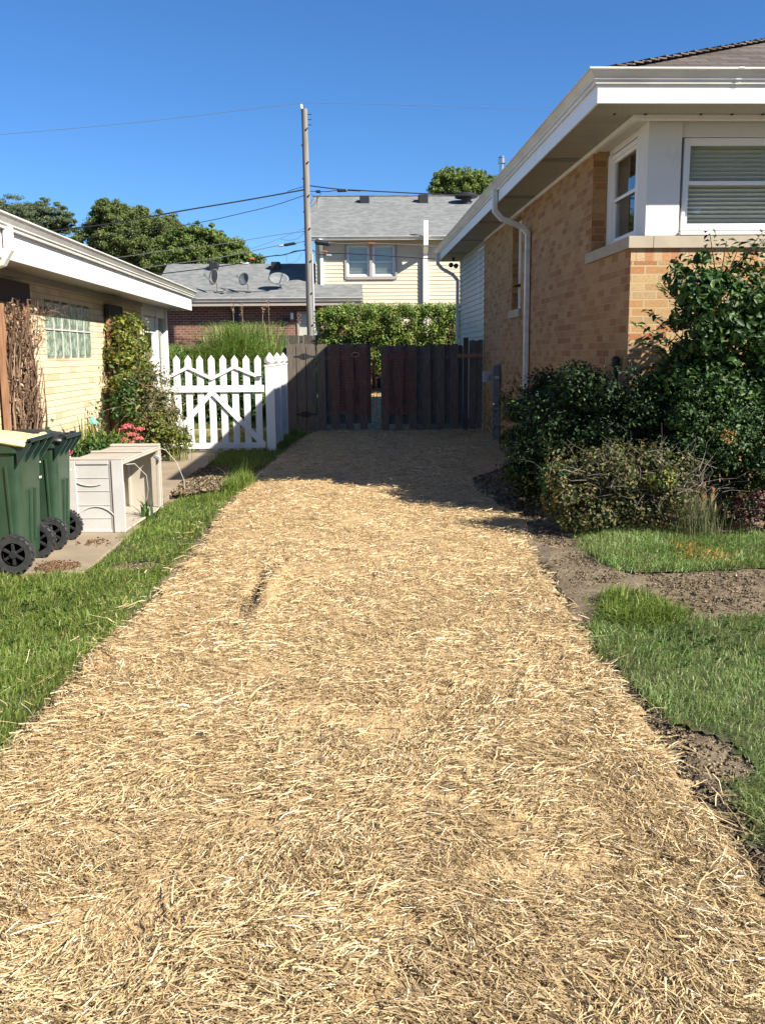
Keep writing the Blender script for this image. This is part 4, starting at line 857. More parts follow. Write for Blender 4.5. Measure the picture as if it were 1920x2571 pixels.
P = np.stack([LX+rng.uniform(.08, .2, 700), rng.uniform(10.32, 11.12, 700), rng.uniform(.3, 2.22, 700)], -1); leaves('dead_leaves', P, np.tile([(1, 0, 0)], (700, 1)), .05, m_vine, t, .5, rnd=1)
t = thing('vine_tendrils', 'thin vine tendrils clinging to the wall beside the glass blocks', 'vine', (LX+.03, 11.7, 1.5))
twigs('tendrils', (LX+.05, 11.75, 2.12), (.02, .35, .05), 30, .4, .003, m_vine, t, up=0); twigs('tendrils', (LX+.04, 11.6, 1.85), (.01, .15, .2), 14, .35, .0025, m_vine, t, up=-.6)
P = np.stack([np.full(60, LX+.05), rng.normal(11.65, .18, 60), rng.normal(1.9, .2, 60)], -1); leaves('dead_leaves', P, np.tile([(1, 0, 0)], (60, 1)), .035, m_vine, t, .6)
t = thing('bird_feeder', 'small teal cone-topped feeder above the garden plants', 'bird feeder', (-3.4, 12.75, 0))
mb = MB(); mb.lathe([(.085, 0), (.045, .05), (.004, .11)], (-3.4, 12.75, .72), 18); mb.build('cone_roof', m_teal, t, smooth=True)
mb = MB(); mb.lathe([(.03, 0), (.03, .12)], (-3.4, 12.75, .6), 12); mb.build('seed_tube', m_orange, t); mb = MB(); mb.tube([(-3.4, 12.75, 0), (-3.4, 12.75, .6)], .008, 8); mb.build('pole', m_iron, t)
t = thing('weed', 'small dark weed growing at the edge of the open beige box', 'plant', (-1.98, 9.2, 0)); arcs('leaves', (-2.0, 9.25, .0), 16, .24, .20, .035, m_lfvib, t, rad=(.03, .05))

# ------------------------------------------------------------------ garbage carts
def cart(name, label, lidmat, group):
    t = thing(name, label, 'garbage cart', (0, 0, 0), group)
    def ring(x0, x1, w, z, n=7, rr=.06):
        pts = []
        for cx_, cy_, a0 in ((x1-rr, w-rr, 0), (x0+rr, w-rr, 90), (x0+rr, -w+rr, 180), (x1-rr, -w+rr, 270)):
            for k in range(n): a = R_(a0+90*k/(n-1)); pts.append((cx_+rr*math.cos(a), cy_+rr*math.sin(a), z))
        return pts
    rings = [ring(-.27, .24, .20, .03), ring(-.28, .265, .215, .10), ring(-.31, .28, .235, .40), ring(-.345, .29, .255, .70), ring(-.37, .295, .27, .885), ring(-.375, .297, .272, .89), ring(-.395, .315, .29, .895), ring(-.40, .32, .295, .955), ring(-.385, .305, .28, .958), ring(-.36, .28, .255, .92)]
    mb = MB(); n = len(rings[0]); vs = [p for r in rings for p in r]
    fs = [(i*n+k, i*n+(k+1) % n, (i+1)*n+(k+1) % n, (i+1)*n+k) for i in range(len(rings)-1) for k in range(n)]+[tuple(range(n))[::-1], tuple((len(rings)-1)*n+k for k in range(n))]
    mb.add(vs, fs); body = mb.build('body', m_bin, t, bevel=.004, smooth=False)
    mb = MB()      # moulded ribs and recessed side panel outlines
    for y in (-.05, .05): mb = MB(); mb.add([(.293, y-.012, .60), (.293, y+.012, .60), (.273, y+.012, .20), (.273, y-.012, .20), (.312, y-.008, .60), (.312, y+.008, .60), (.288, y+.008, .20), (.288, y-.008, .20)], [(4, 5, 6, 7), (0, 1, 5, 4), (2, 3, 7, 6), (1, 2, 6, 5), (3, 0, 4, 7)]); mb.build('rib', m_bin, body, bevel=.003)
    for s in (-1, 1):
        for x in (-.22, .20): mb = MB(); mb.add([(x-.012, s*.262, .80), (x+.012, s*.262, .80), (x+.008, s*.212, .16), (x-.016, s*.212, .16), (x-.008, s*.276, .80), (x+.008, s*.276, .80), (x+.004, s*.228, .16), (x-.012, s*.228, .16)], [(4, 5, 6, 7), (0, 1, 5, 4), (2, 3, 7, 6), (1, 2, 6, 5), (3, 0, 4, 7)]); mb.build('rib', m_bin, body, bevel=.003)
    for y in (-.27, -.09, .09, .27): mb = MB(); mb.add([(.29, y-.010, .80), (.29, y+.010, .80), (.40, y+.010, .955), (.40, y-.010, .955), (.29, y-.010, .94), (.29, y+.010, .94), (.40, y+.010, .99), (.40, y-.010, .99)], [(0, 1, 2, 3), (4, 5, 6, 7), (0, 4, 7, 3), (1, 5, 6, 2), (3, 2, 6, 7)]); mb.build('handle_bracket', m_bindark, t)
    mb = MB(); mb.tube([(.385, -.28, .985), (.385, .28, .985)], .017, 12); mb.build('handle', m_bindark, t, smooth=False)
    mb = MB(); m_ = 12; n_ = 8; vs = []
    for i in range(m_+1):
        u = i/m_; x = -.43+.79*u; zc = .985+.055*math.sin(math.pi*min(1, u*1.05)*.95)
        for j in range(n_+1): w_ = -1+2*j/n_; vs.append((x, .31*w_*(1-.05*(1-u)), zc-.03*abs(w_)**3))
    fs = [(i*(n_+1)+j, i*(n_+1)+j+1, (i+1)*(n_+1)+j+1, (i+1)*(n_+1)+j) for i in range(m_) for j in range(n_)]
    mb.add(vs, fs); lid = mb.build('lid', lidmat, t, smooth=True); so = lid.modifiers.new('solid', 'SOLIDIFY'); so.thickness = .022; so.offset = -1
    mb = MB()
    for y in (-.19, .0, .19): mb = MB(); mb.tube([(.34, y-.03, .985), (.34, y+.03, .985)], .028, 10); mb.build('hinge', lidmat, t)
    for s in (-1, 1):
        q = MB(); prof = []
        q.lathe([(.088, -.022), (.135, -.026), (.140, -.018), (.140, .018), (.135, .026), (.088, .022)], (.215, s*.265, .142), 40, 'y', closed=False)
        for k in range(36):
            a = 2*math.pi*k/36; Rm = Matrix.Translation((.215, s*.265, .142)) @ Matrix.Rotation(a, 4, 'Y')
            q.box(.134, .150, -.027 if k % 2 else -.005, .005 if k % 2 else .027, -.008, .008, Rm)
        ty = q.build('wheel', m_tyre, t)
        q = MB(); q.lathe([(.09, -.020), (.095, .0), (.09, .020), (.078, .012), (.078, -.012)], (.215, s*.265, .142), 36, 'y', closed=False).lathe([(.03, -.03), (.03, .03)], (.215, s*.265, .142), 18, 'y').lathe([(.085, .0), (.01, .0)], (.215, s*.265, .142), 30, 'y')
        for k in range(6):
            Rm = Matrix.Translation((.215, s*.265, .142)) @ Matrix.Rotation(k*math.pi/3+.5, 4, 'Y'); q.box(.02, .082, -.022, .022, -.011, .011, Rm)
        q.build('rim', m_bindark if False else m_black, ty, bevel=.004)
    mb = MB(); mb.tube([(.215, -.26, .142), (.215, .26, .142)], .012, 10); mb.build('axle', m_iron, t)
    mb = MB(); mb.box(.300, .306, .16, .20, .655, .670).box(.302, .308, .185, .20, .775, .785); mb.build('sticker', m_white, body)
    return t
b1 = cart('garbage_cart', 'green wheeled garbage cart with a yellow lid, nearest the lawn', m_lidy, 'green wheeled garbage carts')
b1.location = (-2.70, 7.20, .028)
b2 = cart('garbage_cart', 'green wheeled garbage cart with a black lid, next to the beige box', m_black, 'green wheeled garbage carts')
b2.location = (-2.66, 7.98, .028); b2.scale = (.93, .80, .95)

# ------------------------------------------------------------------ deck box lying on its side
t = thing('deck_box', 'beige resin storage box lying on its side with its open front facing the lawn', 'storage box', (0, 0, 0))
W_, H_, L_ = .50, .66, 1.40
def panel(nm, x0, x1, y0, y1, z0_, z1_, mat=m_box): mb = MB(); mb.box(x0, x1, y0, y1, z0_, z1_); return mb.build(nm, mat, t, bevel=.006)
e = panel('end_panel', -W_, 0, 0, .02, .0, H_, m_boxlight)
mb = MB(); mb.box(-W_-.004, -W_+.075, -.012, -.001, 0, H_).box(-.10, .004, -.012, -.001, 0, H_).box(-W_+.078, -.125, -.008, -.001, 0, .03).box(-W_+.078, -.125, -.010, -.001, H_-.035, H_); mb.build('end_frame', m_boxlight, e, bevel=.004)
mb = MB()
for z_ in (.13, .25, .38, .50): mb.box(-W_+.08, -.127, -.0045, -.001, z_, z_+.004)
pts = [(-W_+.085+.30*math.sin(a)*.9, -.006, .54-.10*(1-math.cos(a))*1.0-.0) for a in [k*.12 for k in range(11)]]
def arc(cx_, cz, r, a0, a1): return [(cx_+r*math.cos(R_(a)), -.006, cz+r*math.sin(R_(a))) for a in np.linspace(a0, a1, 16)]
mb.tube(arc(-.295, .70, .27, 208, 290), .005, 6); mb.tube(arc(-.26, .04, .20, 30, 140), .005, 6); mb.build('moulded_lines', m_boxlight, e)
mb = MB(); mb.box(-.124, -.101, -.003, -.0005, .0, H_); mb.build('groove', m_taupe, e)
panel('top_panel', -W_, -.004, .022, L_-.022, H_-.02, H_-.003)
tp = panel('top_rail', -W_-.004, 0, .0, .10, H_, H_+.022); panel('top_rail', -W_-.004, 0, L_*.5-.03, L_*.5+.03, H_, H_+.018); panel('top_rail', -W_-.004, 0, L_-.10, L_, H_, H_+.022)
panel('back_panel', -W_, -W_+.02, .022, L_-.022, .02, H_-.022); panel('bottom_panel', -W_, -.004, .022, L_-.022, .003, .02)
f_ = panel('far_end_panel', -W_, 0, L_-.02, L_, 0, H_)
panel('rim', -.035, .006, .022, L_-.022, H_-.04, H_-.021); panel('rim', -.03, .006, L_-.12, L_-.085, .02, H_-.04)
panel('divider_rib', -W_+.02, -W_+.05, .45, .48, .02, H_-.04); panel('divider_rib', -W_+.02, -W_+.05, .92, .95, .02, H_-.04); panel('divider_rib', -.35, -.32, L_-.05, L_-.022, .02, H_-.04)
mb = MB(); mb.tube([(-.04, L_-.10, H_-.10), (.03, L_-.16, H_-.13)], .022, 6); mb.build('latch', m_lightgrey, t)
t.location = (-2.025, 8.5, .03); t.rotation_euler = (0, 0, R_(-3.0))
for i, (pts, lab) in enumerate((([(-2.02, 8.62, .64), (-1.97, 8.75, .63), (-1.90, 8.9, .50), (-1.90, 8.95, .36), (-1.93, 9.0, .25)], 'thin white cord hanging from the near edge of the beige box'),
                                ([(-1.96, 9.88, .66), (-1.90, 9.9, .64), (-1.80, 9.95, .50), (-1.74, 10.0, .30), (-1.74, 10.0, .22)], 'thin white cord curling from the far corner of the beige box'))):
    mb = MB(); mb.tube(pts, .0022, 5); o = mb.build('white_cord', m_cord, None, uv=False); tag(o, lab, 'cord', 'white cords on the storage box')

# ------------------------------------------------------------------ white picket gate and fence
GY = 15.6
def picket(mb, x, y, w, z0_, z1_, d=.022, axis='y'):
    pl = [(x-w/2, z0_), (x+w/2, z0_), (x+w/2, z1_-.075), (x, z1_), (x-w/2, z1_-.075)]
    mb.prism(pl, 'y', y, y+d) if axis == 'y' else mb.prism(pl, 'x', y, y+d)
t = thing('picket_gate', 'white picket gate with zigzag top rail and diagonal braces', 'gate', (-2.2, GY, 0))
for i in range(-2, 8):
    x = -2.758+i*.188; mb = MB(); picket(mb, x, GY, .108, .05+random.uniform(-.01, .01), 1.615+random.uniform(-.006, .006)); mb.build('picket', m_white, t, bevel=.003)
for z0_, z1_ in ((1.015, 1.125), (.09, .185)): mb = MB(); mb.box(-3.18, -1.345, GY-.03, GY-.001, z0_, z1_); mb.build('rail', m_white, t, bevel=.003)
pk = [(-3.134, 1.41), (-2.946, 1.27), (-2.57, 1.45), (-2.194, 1.265), (-1.818, 1.45), (-1.40, 1.275)]
mb = MB()
for a, b in zip(pk, pk[1:]):
    w = .055; d = .006 if a[1] < b[1] else 0
    mb.prism([(a[0], a[1]-w), (b[0], b[1]-w), (b[0], b[1]), (a[0], a[1])], 'y', GY-.026-d, GY-.001)
mb.build('zigzag_rail', m_white, t)
for a, b, dd in (((-2.20, 1.02), (-2.96, .18), .002), ((-2.20, 1.02), (-1.40, .18), .0)):
    mb = MB(); mb.beam((a[0], GY-.014-dd, a[1]), (b[0], GY-.014-dd, b[1]), .024, .10, (0, 1, 0)) if False else mb.prism([(a[0]-.05, a[1]), (a[0]+.05, a[1]), (b[0]+(.06 if b[0] > a[0] else .07), b[1]), (b[0]-(.07 if b[0] > a[0] else .06), b[1])], 'y', GY-.028-dd, GY-.003-dd); mb.build('brace', m_white, t, bevel=.003)
mb = MB(); mb.box(-1.45, -1.36, GY-.045, GY-.031, 1.25, 1.28).tube([(-1.47, GY-.04, 1.265), (-1.35, GY-.04, 1.265)], .007, 8); mb.build('latch', m_steel, t)
t = thing('picket_fence', 'white fence running back from the gate with three acorn-capped posts', 'fence', (-1.25, 17.3, 0))
for y in (15.66, 17.35, 19.05):
    mb = MB(); mb.box(-1.325, -1.175, y-.07, y+.07, -.1, 1.42); mb.box(-1.335, -1.165, y-.08, y+.08, 1.42, 1.45); p = mb.build('post', m_white, t, bevel=.005)
    mb = MB(); mb.lathe([(.045, 0), (.05, .02), (.08, .03), (.088, .05), (.086, .08), (.07, .115), (.045, .15), (.02, .18), (.004, .20)], (-1.25, y, 1.45), 20); mb.build('acorn_cap', m_white, p, smooth=True)
for a, b in ((15.735, 17.27), (17.425, 18.97)):
    for z_ in (.25, 1.05): mb = MB(); mb.box(-1.27, -1.235, a, b, z_, z_+.09); mb.build('rail', m_white, t)
    n = 9
    for i in range(n):
        y = a+.05+(b-a-.1)*i/(n-1); mb = MB(); picket(mb, y, -1.234, .13, .08, 1.40, .02, 'x'); mb.build('picket', m_white, t, bevel=.002)
# wooden post where the picket fence meets the board fence is part of the left leaf below

# ------------------------------------------------------------------ board gates
FY = 19.75
def board(mb, x0, x1, z0_, z1_, y, d=.02, ear=.03):
    mb.prism([(x0, z0_), (x1, z0_), (x1, z1_-ear), (x1-ear, z1_), (x0+ear, z1_), (x0, z1_-ear)], 'y', y, y+d)
def boardset(t, x0, x1, zt, zb, mat=m_fence, pitch=.29, fw=.175, lift=.12, front=True):
    x = x0; i = 0
    while x < x1-.04:
        w = min(fw, x1-x); mb = MB(); board(mb, x+.002, x+w-.002, zb+random.uniform(-.012, .012), zt+random.uniform(-.02, .012), FY-.021+random.uniform(-.002, .002)); mb.build('board', mat, t)
        a = x+fw-.03; b = min(x+pitch+.03, x1)
        if b-a > .05: mb = MB(); board(mb, a, b, zb+lift, zt-.02+random.uniform(-.02, .01), FY+.045); mb.build('board', mat, t)
        x += pitch; i += 1
    for z_ in (.34, 1.50): mb = MB(); mb.box(x0+.01, x1-.01, FY+.001, FY+.043, z_, z_+.085); mb.build('rail', mat, t)
t = thing('board_gate', 'left leaf of the weathered wooden gate, partly sunlit, with black strap hinges', 'gate', (-.35, FY, 0))
boardset(t, -.60, .52, 1.83, .05)
for z_ in (1.572, .375):
    mb = MB(); x, y = -.86, FY-.030; mb.prism([(x-.21, z_-.012), (x-.10, z_-.02), (x-.06, z_-.055), (x, z_-.06), (x+.06, z_-.055), (x+.12, z_-.02), (x+.24, z_-.012), (x+.24, z_+.012), (x+.12, z_+.02), (x+.06, z_+.055), (x, z_+.06), (x-.06, z_+.055), (x-.10, z_+.02), (x-.21, z_+.012)], 'y', y, y+.006); mb.tube([(x, y-.004, z_-.05), (x, y-.004, z_+.05)], .009, 8); mb.build('hinge', m_iron, t)
mb = MB(); mb.tube([(.20+.075*math.cos(a), FY-.045, 1.60+.045*math.sin(a)) for a in np.linspace(.3, 6.6, 18)], .008, 6); mb.build('rope_loop', m_rope, t)
t = thing('board_fence', 'short weathered board fence panel between the white posts and the gate hinge', 'fence', (-1.0, FY, 0))
boardset(t, -1.22, -.62, 1.835, .04, pitch=.20, fw=.19)
mb = MB(); mb.box(-1.30, -1.21, FY+.045, FY+.135, -.1, 1.75); mb.build('post', m_fencedark, t)
t = thing('board_gate', 'right leaf of the dark wooden gate, wholly in shade', 'gate', (1.6, FY, 0))
boardset(t, .72, 2.44, 1.80, .03)
t = thing('board_fence', 'taller dark board fence panel fixed to the brick house wall', 'fence', (2.7, FY, 0))
boardset(t, 2.56, 2.88, 1.88, .03, pitch=.165, fw=.155); mb = MB(); mb.box(2.45, 2.545, FY-.03, FY+.07, -.1, 1.93); mb.build('post', m_fencedark, t)
mb = MB(); mb.box(2.30, 2.88, FY-.065, FY-.032, 1.52, 1.60); mb.build('latch_bar', m_trellis, t)
def net(label, x0, x1, z0_, z1_, y):
    mb = MB(); nx, nz = int((x1-x0)/.065), int((z1_-z0_)/.06)
    def p(i, j): u = i/nx; v = j/nz; return (x0+(x1-x0)*u+.02*math.sin(v*7+u*5)+.06*(1-v)*math.sin(u*3+1), y+.008*math.sin(u*17+v*5), z0_+(z1_-z0_)*v-.05*math.sin(math.pi*u)*v)
    for i in range(nx+1):
        for j in range(nz): a, b = Vector(p(i, j)), Vector(p(i, j+1)); mb.add([a-Vector((.003, 0, 0)), a+Vector((.003, 0, 0)), b+Vector((.003, 0, 0)), b-Vector((.003, 0, 0))], [(0, 1, 2, 3)])
    for j in range(nz+1):
        for i in range(nx): a, b = Vector(p(i, j)), Vector(p(i+1, j)); w = Vector((0, 0, .0045)); mb.add([a-w, b-w, b+w, a+w], [(0, 1, 2, 3)])
    o = mb.build('safety_netting', m_net, None, uv=False); so = o.modifiers.new('solid', 'SOLIDIFY'); so.thickness = .003
    tag(o, label, 'netting', 'orange plastic netting on the gate')
net('orange plastic netting hung on the left gate leaf', -.36, .60, .40, 1.78, FY-.055)
net('orange plastic netting hung on the right gate leaf', .76, 1.45, .38, 1.70, FY-.055)
mb = MB()
for k in range(26): z_ = .4+k*.04; mb.add([(.63-.018, FY-.05, z_), (.63, FY-.05, z_+.012), (.63+.018, FY-.05, z_), (.63, FY-.05, z_-.012)], [(0, 1, 2, 3)])
mb.tube([(.63, FY-.05, .36), (.63, FY-.05, 1.42)], .004, 5); o = mb.build('netting_strand', m_net, None, uv=False); so = o.modifiers.new('solid', 'SOLIDIFY'); so.thickness = .003
tag(o, 'single torn strand of netting hanging in the gap between the gate leaves', 'netting')
o = MB().box(-3.3, -1.45, 19.2, 19.32, 0, .13).build('landscape_timber', m_timber, None, bevel=.01); tag(o, 'tan landscape timber edging the lawn behind the picket gate', 'timber')
t = thing('board_fence', 'dark board fence far behind the gate, beside the hedge', 'fence', (0, 29.7, .4))
for i in range(26):
    x = -2.05+i*.15; mb = MB(); mb.box(x, x+.142, 29.7, 29.72, .3, 2.19+random.uniform(-.02, .02)); mb.build('board', m_fencedark, t)
mb = MB(); mb.box(-.76, -.64, 29.58, 29.69, .3, 2.36); mb.build('post', m_fence, t)

# ------------------------------------------------------------------ planting behind the fence
def bladeclump(base, n, H, spread, rad, t, seeds=0, nm='blades'):
    arcs(nm, base, n, H, spread, .022, m_miscanthus, t, seg=7, rad=rad, droop=1.9)
t = thing('ornamental_grass', 'tall feathery clump of ornamental grass behind the picket gate', 'grass clump', (-2.7, 24.2, .2))
bladeclump((-2.9, 24.2, .2), 4600, 1.5, 1.0, (.85, .35), t); bladeclump((-2.6, 24.2, .2), 2600, 2.02, 1.1, (.42, .3), t); bladeclump((-2.0, 24.2, .2), 2600, 1.35, .6, (.5, .3), t)
tops = [(at(x, y, Y=24.2)) for x, y in ((585, 772), (607, 775), (660, 772), (674, 768), (750, 797))]
mb = MB()
for tp in tops:
    b = (tp[0]+random.gauss(0, .12), 24.2, 1.2); mb.tube([b, ((b[0]+tp[0])/2, 24.2, (tp[2]+b[2])/2), tp], .004, 4, cap=False)
mb.build('stalks', m_twig, t, uv=False)
for tp in tops: P = np.array(tp)+rng.normal(0, 1, (40, 3))*np.array([.025, .025, .09]); leaves('seed_head', P, rng.normal(0, 1, (40, 3)), .05, m_seed, t, .3)
t = thing('ornamental_grass', 'smoother dark green grass clump at the left, behind the porch post', 'grass clump', (-4.4, 24.3, .2))
bladeclump((-4.1, 24.2, .2), 2800, 1.55, .6, (.6, .35), t); bladeclump((-5.0, 24.4, .2), 1500, 1.5, .6, (.5, .35), t); P, N = cloud((-4.3, 24.6, .8), (1.1, .3, .8), 60, .25, 90, lo=.1); leaves('foliage', P, N, .07, m_lfdark, t, .3)
shrub('garden_plants', 'dark leafy garden plants seen between the white pickets', 'plants', (-2.4, 21.8, 0), [((-2.9, 21.8, .7), (.6, .4, .6), 50, .22), ((-2.0, 21.9, .8), (.7, .4, .6), 50, .22), ((-3.9, 21.7, .8), (.6, .4, .7), 40, .22)], m_lfmid, .07, .5, 110, 8)
t = thing('hedge', 'yellow-green clipped hedge behind the wooden gate', 'hedge', (1.5, 28.4, .4))
nc = 760; C_ = np.stack([rng.uniform(-.75, 5.0, nc), rng.uniform(27.7, 29.1, nc), rng.uniform(1.15, 2.92, nc)], -1)
C_[:, 2] = np.minimum(C_[:, 2], 3.02-.35*np.clip(-.1-C_[:, 0], 0, 2)+.05*np.sin(C_[:, 0]*4)); C_[:300, 1] = rng.uniform(27.6, 27.95, 300); C_[300:440, 2] = rng.uniform(2.8, 2.95, 140)-.35*np.clip(-.1-C_[300:440, 0], 0, 2)
idx = rng.integers(0, nc, 125000); q = rng.normal(0, 1, (125000, 3)); q /= np.linalg.norm(q, axis=1)[:, None]
leaves('foliage', C_[idx]+q*rng.uniform(.03, .22, 125000)[:, None], q+np.array([0, -.4, .3]), .050, m_lfhedge, t, .7)
stems('stems', (1.5, 28.4, .4), [(random.uniform(-.5, 4.5), 28.4+random.gauss(0, .3), random.uniform(1.6, 3.1)) for _ in range(22)], .02, m_bark, t)

# ------------------------------------------------------------------ house beyond the alley
bh = thing('rear_house', 'two-storey house beyond the fence with cream siding, grey roof and a low brick wing', 'house', (0, 36, .7))
BYW, BYE = 34.4, 33.9
mb = MB(); zb, zt = 2.6, 5.75
hx0, hx1, hz0, hz1 = .08, 1.80, 4.33, 5.42
z = zb
while z < zt:
    t_ = min(z+.132, zt); segs = [(-1.02, 9.0)] if not (hz0-.02 < z+.066 < hz1) else [(-1.02, hx0), (hx1, 9.0)]
    for a, b in segs: mb.add([(a, BYW-.016, z), (b, BYW-.016, z), (b, BYW+.004, t_), (a, BYW+.004, t_), (a, BYW+.01, z), (b, BYW+.01, z)], [(0, 1, 2, 3), (0, 1, 5, 4)])
    z += .132
mb.quad((-1.02, BYW, .4), (-1.02, 41.5, .4), (-1.02, 41.5, 6.4), (-1.02, BYW, zt)).quad((9, BYW, .4), (9, 41.5, .4), (9, 41.5, 6.4), (9, BYW, zt))
mb.add([(-1.02, BYW, zt), (-1.02, 45, zt), (-1.02, 39.8, 8.0)], [(0, 1, 2)]).add([(9, BYW, zt), (9, 45, zt), (9, 39.8, 8.0)], [(0, 1, 2)])
mb.build('siding_wall', m_siding, bh)
mb = MB(); mb.box(.6, 9.0, BYW+.01, BYW+.2, .3, 2.6); mb.build('brick_base', m_redbrick, bh)
zr = at(793, 595, Y=BYE)[2]+.03; zrg = at(793, 493, Y=39.8)[2]
mb = MB(); mb.add([(-1.25, BYE, zr), (9.3, BYE, zr), (9.3, 39.8, zrg), (-1.25, 39.8, zrg), (9.3, 45.7, zr), (-1.25, 45.7, zr), (-1.25, BYE, zr-.12), (9.3, BYE, zr-.12), (-1.25, 39.8, zrg-.12)], [(0, 1, 2, 3), (3, 2, 4, 5), (0, 6, 8, 3)]); mb.build('roof', m_roofgrey, bh)
mb = MB(); mb.add([(-1.25, BYE, zr-.11), (9.3, BYE, zr-.11), (9.3, BYW, zr-.11), (-1.25, BYW, zr-.11)], [(0, 1, 2, 3)]); mb.build('soffit', m_taupe, bh)
mb = MB(); mb.sweep(GUT, [(9.3, BYE), (-1.25, BYE)], zr-.14); mb.build('gutter', m_gutter, bh)
mb = MB(); mb.box(-1.25, 9.3, 39.72, 39.88, zrg, zrg+.03); mb.build('ridge_cap', m_roofgrey, bh)
mb = MB(); mb.sqtube([(-.82, BYE-.05, zr-.1), (-.82, BYE-.05, zr-.25), (-.80, BYW-.06, zr-.55), (-.80, BYW-.06, 4.05), (-.92, BYW-.06, 3.93)], .11, .08, (1, 0, 0)); mb.build('downpipe', m_white, bh)
c0 = at(1068, 555, Y=BYE-.06); c1 = at(1070, 780, Y=BYW-.08)
mb = MB(); mb.sqtube([(c0[0], BYE-.17, c0[2]), (c0[0], BYE-.17, zr-.3), (c0[0]+.03, BYW-.09, zr-.55), (c0[0]+.03, BYW-.09, .5)], .16, .11, (1, 0, 0)); mb.build('conduit_mast', m_white, bh)
# window pair
f = MB(); f.box(hx0-.07, hx0, BYW-.05, BYW+.06, hz0-.09, hz1+.02).box(hx1, hx1+.07, BYW-.05, BYW+.06, hz0-.09, hz1+.02).box(hx0, hx1, BYW-.06, BYW+.06, hz0-.11, hz0).box(.89, .99, BYW-.04, BYW+.06, hz0, hz1); f.build('window_trim', m_taupe, bh)
for a in (hx0, .99): window(frame((a, BYW+.03, hz0), (1, 0, 0), (0, -1, 0)), .81, 1.09, bh, .05, m_white, .05, .46)
for i, (x, y) in enumerate(((585, 148), (1025, 138))):
    c_ = at(720+x*.333, 450+y*.333, Y=38.9); mb = MB(); mb.box(c_[0]-.19, c_[0]+.19, 38.6, 39.1, c_[2]-.28, c_[2]+.08); mb.build('roof_vent', m_black, bh, bevel=.02)
c_ = at(720+1350*.333, 450+140*.333, Y=38.6); mb = MB(); mb.lathe([(.2, -.35), (.2, -.02), (.44, .0), (.46, .07), (.40, .14), (.15, .20), (.02, .21)], c_, 24); mb.build('roof_vent', m_black, bh)
# low brick wing
mb = MB(frame((0, 33.5, 0), (1, 0, 0), (0, -1, 0))); wall_holes(mb, -12, .45, .3, 3.45, [(-1.62, -.84, .9, 3.03)], .1); mb.build('brick_wing_wall', m_redbrick, bh)
mb = MB(); mb.quad((.45, 33.5, .3), (.45, BYW, .3), (.45, BYW, 3.45), (.45, 33.5, 3.45)); mb.build('brick_wing_wall', m_redbrick, bh)
yr, zr2, ze = 36.7, 5.0, 3.52
mb = MB(); sl2 = (zr2-ze)/(yr-33.0); y2 = BYW; z2 = ze+sl2*(y2-33.0)
mb.add([(-6.65, 33.0, ze), (.62, 33.0, ze), (.62, y2, z2), (-1.02, y2, z2), (-1.02, yr, zr2), (-6.65, yr, zr2), (-6.65, 40.4, ze), (-1.02, 40.4, ze), (-6.65, 33.0, ze-.1), (-6.65, yr, zr2-.1)], [(0, 1, 2, 3), (0, 3, 4, 5), (5, 4, 7, 6), (0, 8, 9, 5)]); mb.build('roof', m_roofgrey, bh)
mb = MB(); mb.sweep(GUT, [(.62, 33.0), (-6.65, 33.0)], ze-.12); mb.build('gutter', m_gutter, bh)
mb = MB(); mb.box(-6.65, .62, 33.005, 33.03, ze-.26, ze-.11); mb.build('fascia', m_taupe, bh); mb = MB(); mb.quad((-6.65, 33.03, ze-.24), (.62, 33.03, ze-.24), (.62, 33.5, ze-.24), (-6.65, 33.5, ze-.24)); mb.build('soffit', m_dark, bh)
mb = MB(); mb.box(-1.60, -.86, 33.56, 33.60, .9, 3.0); d = mb.build('door', m_siding2, bh); mb = MB(); mb.box(-1.68, -1.60, 33.46, 33.6, .9, 3.08).box(-.86, -.78, 33.46, 33.6, .9, 3.08).box(-1.60, -.86, 33.46, 33.6, 3.0, 3.08); mb.build('door_frame', m_taupe, d)
mb = MB(); mb.box(-1.90, -1.80, 33.38, 33.5, 2.82, 3.04); mb.build('wall_lamp', m_white, bh, bevel=.01); mb = MB(); mb.lathe([(.10, 0), (.12, .04), (.10, .08)], (-2.06, 33.42, 2.75), 14, 'y'); mb.build('wall_bell', m_black, bh)
mb = MB(); mb.box(-3.95, -3.72, 33.44, 33.5, 2.4, 3.25); mb.build('shadow_strip', m_black, bh)  # black strip put in for an upright shadow on the wing wall
c_ = at(380+775*.3027, 400+868*.3027, Y=yr); mb = MB(); mb.box(c_[0]-.14, c_[0]+.14, yr-.1, yr+.1, zr2, zr2+.06); mb.build('ridge_vent', m_white, bh)
for x in (-4.25, -2.55):
    mb = MB(); c_ = at(380+(525 if x < -4 else 1035)*.3027, 400+905*.3027, Y=36.2); mb.box(c_[0]-.16, c_[0]+.16, 35.9, 36.4, zr2-.35, zr2+.0); mb.build('roof_vent', m_black, bh, bevel=.02)

